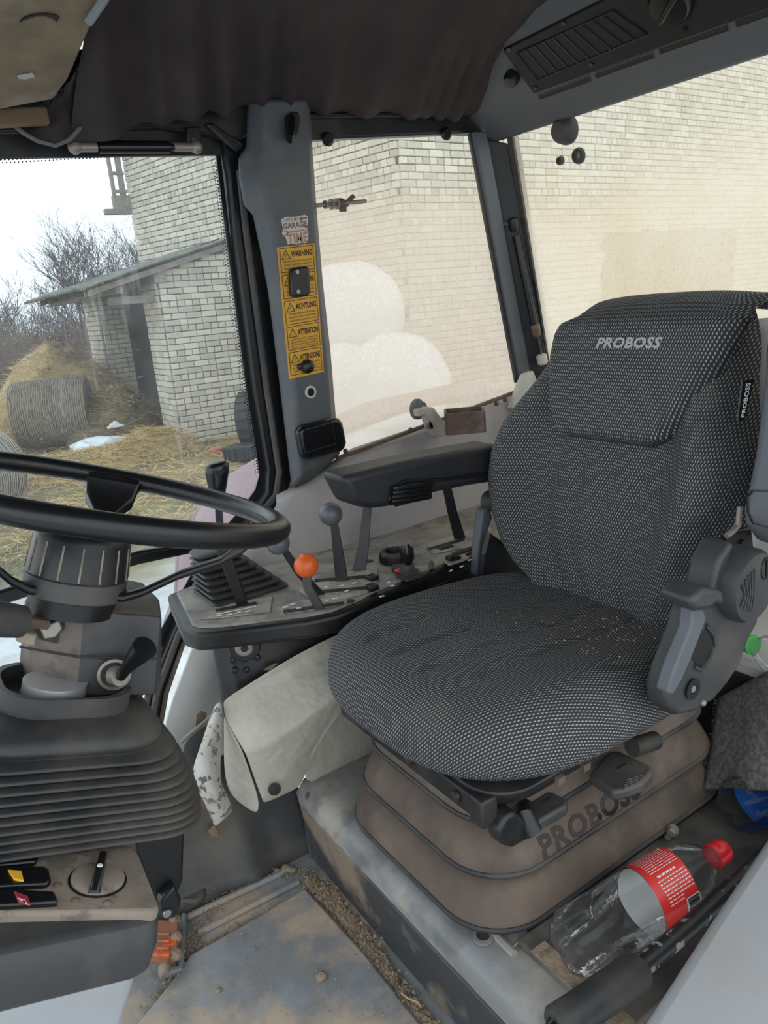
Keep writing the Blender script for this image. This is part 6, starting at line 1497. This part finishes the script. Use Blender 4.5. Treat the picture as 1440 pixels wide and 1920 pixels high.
# white wrapped bales stacked outside the quarter window
for i, (x, y, d_, r_, lab_) in enumerate(((742, 722, 6.6, .50, 'white wrapped bale nearest the quarter window, lower right of the pile'), (655, 590, 7.2, .54, 'white wrapped bale on top of the pile by the brick wall'), (640, 740, 6.9, .52, 'white wrapped bale at the lower left of the pile'), (720, 900, 6.7, .55, 'white wrapped bale at the bottom of the pile'))):
    c_ = CAM_POS + ray(x, y) * d_; o = MB().sphere((0, 0, 0), r_, 36, 22, (1.0, 1.0, .92))
    o.v = [p * (1 + .07 * mnoise.noise(p * 3.2 + Vector((i * 5, 0, 0))) + .03 * mnoise.noise(p * 8)) + c_ for p in o.v]
    o.build('wrapped_bale', M['bale_white'], base=c_ - Vector((0, 0, r_)), smooth='all', recalc=False, label=lab_, cat='bale', group='white wrapped bales outside')
# bare trees and thicket
def tree_mesh(h, seed, spread=.5, levels=5, r0=.06, stems=1, twist=.35):
    rn = random.Random(seed); mb = MB()
    def grow(p, d_, L_, r, lv):
        n = 3; pts = [p]; dd = d_.copy()
        for k in range(n):
            dd = (dd + Vector((rn.gauss(0, .12), rn.gauss(0, .12), rn.gauss(.03, .08)))).normalized(); pts.append(pts[-1] + dd * L_ / n)
        rr2 = [max(.005, r * (1 - .45 * k / n)) for k in range(n + 1)]; mb.tube(pts, rr2, 3 if lv < levels - 1 else 5, caps=False)
        if lv <= 0: return
        for k in range(rn.choice((3, 3, 4))):
            q = pts[rn.choice((1, 2, 2, 3, 3))]; a = rn.random() * 2 * pi; nd = (dd + Vector((cos(a), sin(a), rn.uniform(-.1, .45))) * rn.uniform(spread * .6, spread * 1.5)).normalized()
            grow(q, nd, L_ * rn.uniform(.55, .85), r * .55, lv - 1)
    for s in range(stems):
        a = rn.random() * 2 * pi; grow(Vector((cos(a), sin(a), 0)) * .25 * (stems > 1), Vector((cos(a) * twist * (stems > 1), sin(a) * twist * (stems > 1), 1)).normalized(), h * .34, r0, levels)
    return mb
tspec = [((6.6, 27, 0), 6.2, 1, 'tall bare tree with rounded crown beyond the shed', 5, .06, 7), ((9.2, 29, 0), 5.8, 2, 'bare tree close to the brick building edge', 5, .05, 5), ((1.2, 30, 0), 5.2, 3, 'slim bare tree at the left side of the door glass', 5, .05, 4), ((3.2, 33, 0), 5.0, 4, 'low bare tree between the slim tree and the rounded one', 5, .06, 2), ((-.8, 27, 0), 4.6, 5, 'bare tree furthest towards the front of the cab', 5, .06, 2)]
for (c_, h_, sd, lb_, lv_, r0_, stn) in tspec:
    t = thing('bare_tree', (c_[0], c_[1], GZ), lb_, 'tree', 'bare trees beyond the yard'); mb = tree_mesh(h_, sd, .55, lv_, r0_, stn)
    mb.v = [p + Vector((c_[0], c_[1], GZ)) for p in mb.v]; mb.build('branches', M['bark'], t, recalc=False)
def bush_mesh(h, w_, seed, n):
    rn = random.Random(seed); mb = MB()
    for k in range(n):
        p = Vector((rn.gauss(0, w_ * .45), rn.gauss(0, .8), 0)); d_ = Vector((rn.gauss(0, .25), rn.gauss(0, .25), 1)).normalized(); L_ = h * rn.uniform(.45, 1.05); pts = [p]
        for j in range(4): d_ = (d_ + Vector((rn.gauss(0, .16), rn.gauss(0, .16), 0))).normalized(); pts.append(pts[-1] + d_ * L_ / 4)
        mb.tube(pts, [.013, .011, .008, .006, .004], 3, caps=False)
        for j in range(5):
            q = pts[rn.choice((1, 2, 3))]; e = q + Vector((rn.gauss(0, .35), rn.gauss(0, .3), rn.uniform(.1, .5))) * h * .3; mb.tube([q, e], [.007, .004], 3, caps=False)
    return mb
bs = [((8.3, 26), 2.6, 1.8, 'bark_red', 'reddish thicket bush nearest the shed roof'), ((6.0, 24.5), 2.7, 1.9, 'bark_red', 'reddish thicket bush under the rounded tree'), ((3.8, 25.5), 2.6, 2.0, 'bark_fawn', 'fawn brown thicket bush behind the hay heap'), ((1.9, 24.5), 2.7, 1.9, 'bark_red', 'dark red thicket bush beside the slim tree'), ((.2, 25.5), 2.6, 1.9, 'bark_fawn', 'fawn thicket bush at the edge of the glass'), ((5.0, 29), 3.7, 2.4, 'bark', 'grey thicket bush far behind the reddish ones'), ((2.4, 29.5), 3.7, 2.4, 'bark', 'grey thicket bush behind the dark red one'), ((7.8, 30), 3.7, 2.4, 'bark', 'grey thicket bush far back by the building')]
for i, (c_, h_, w_, mt, lb_) in enumerate(bs):
    t = thing('thicket_bush', (c_[0], c_[1], GZ), lb_, 'bush', 'thicket bushes'); mb = bush_mesh(h_, w_, 30 + i, 420 if i < 5 else 520); mb.v = [p + Vector((c_[0], c_[1], GZ)) for p in mb.v]; mb.build('twigs', M[mt], t, recalc=False)
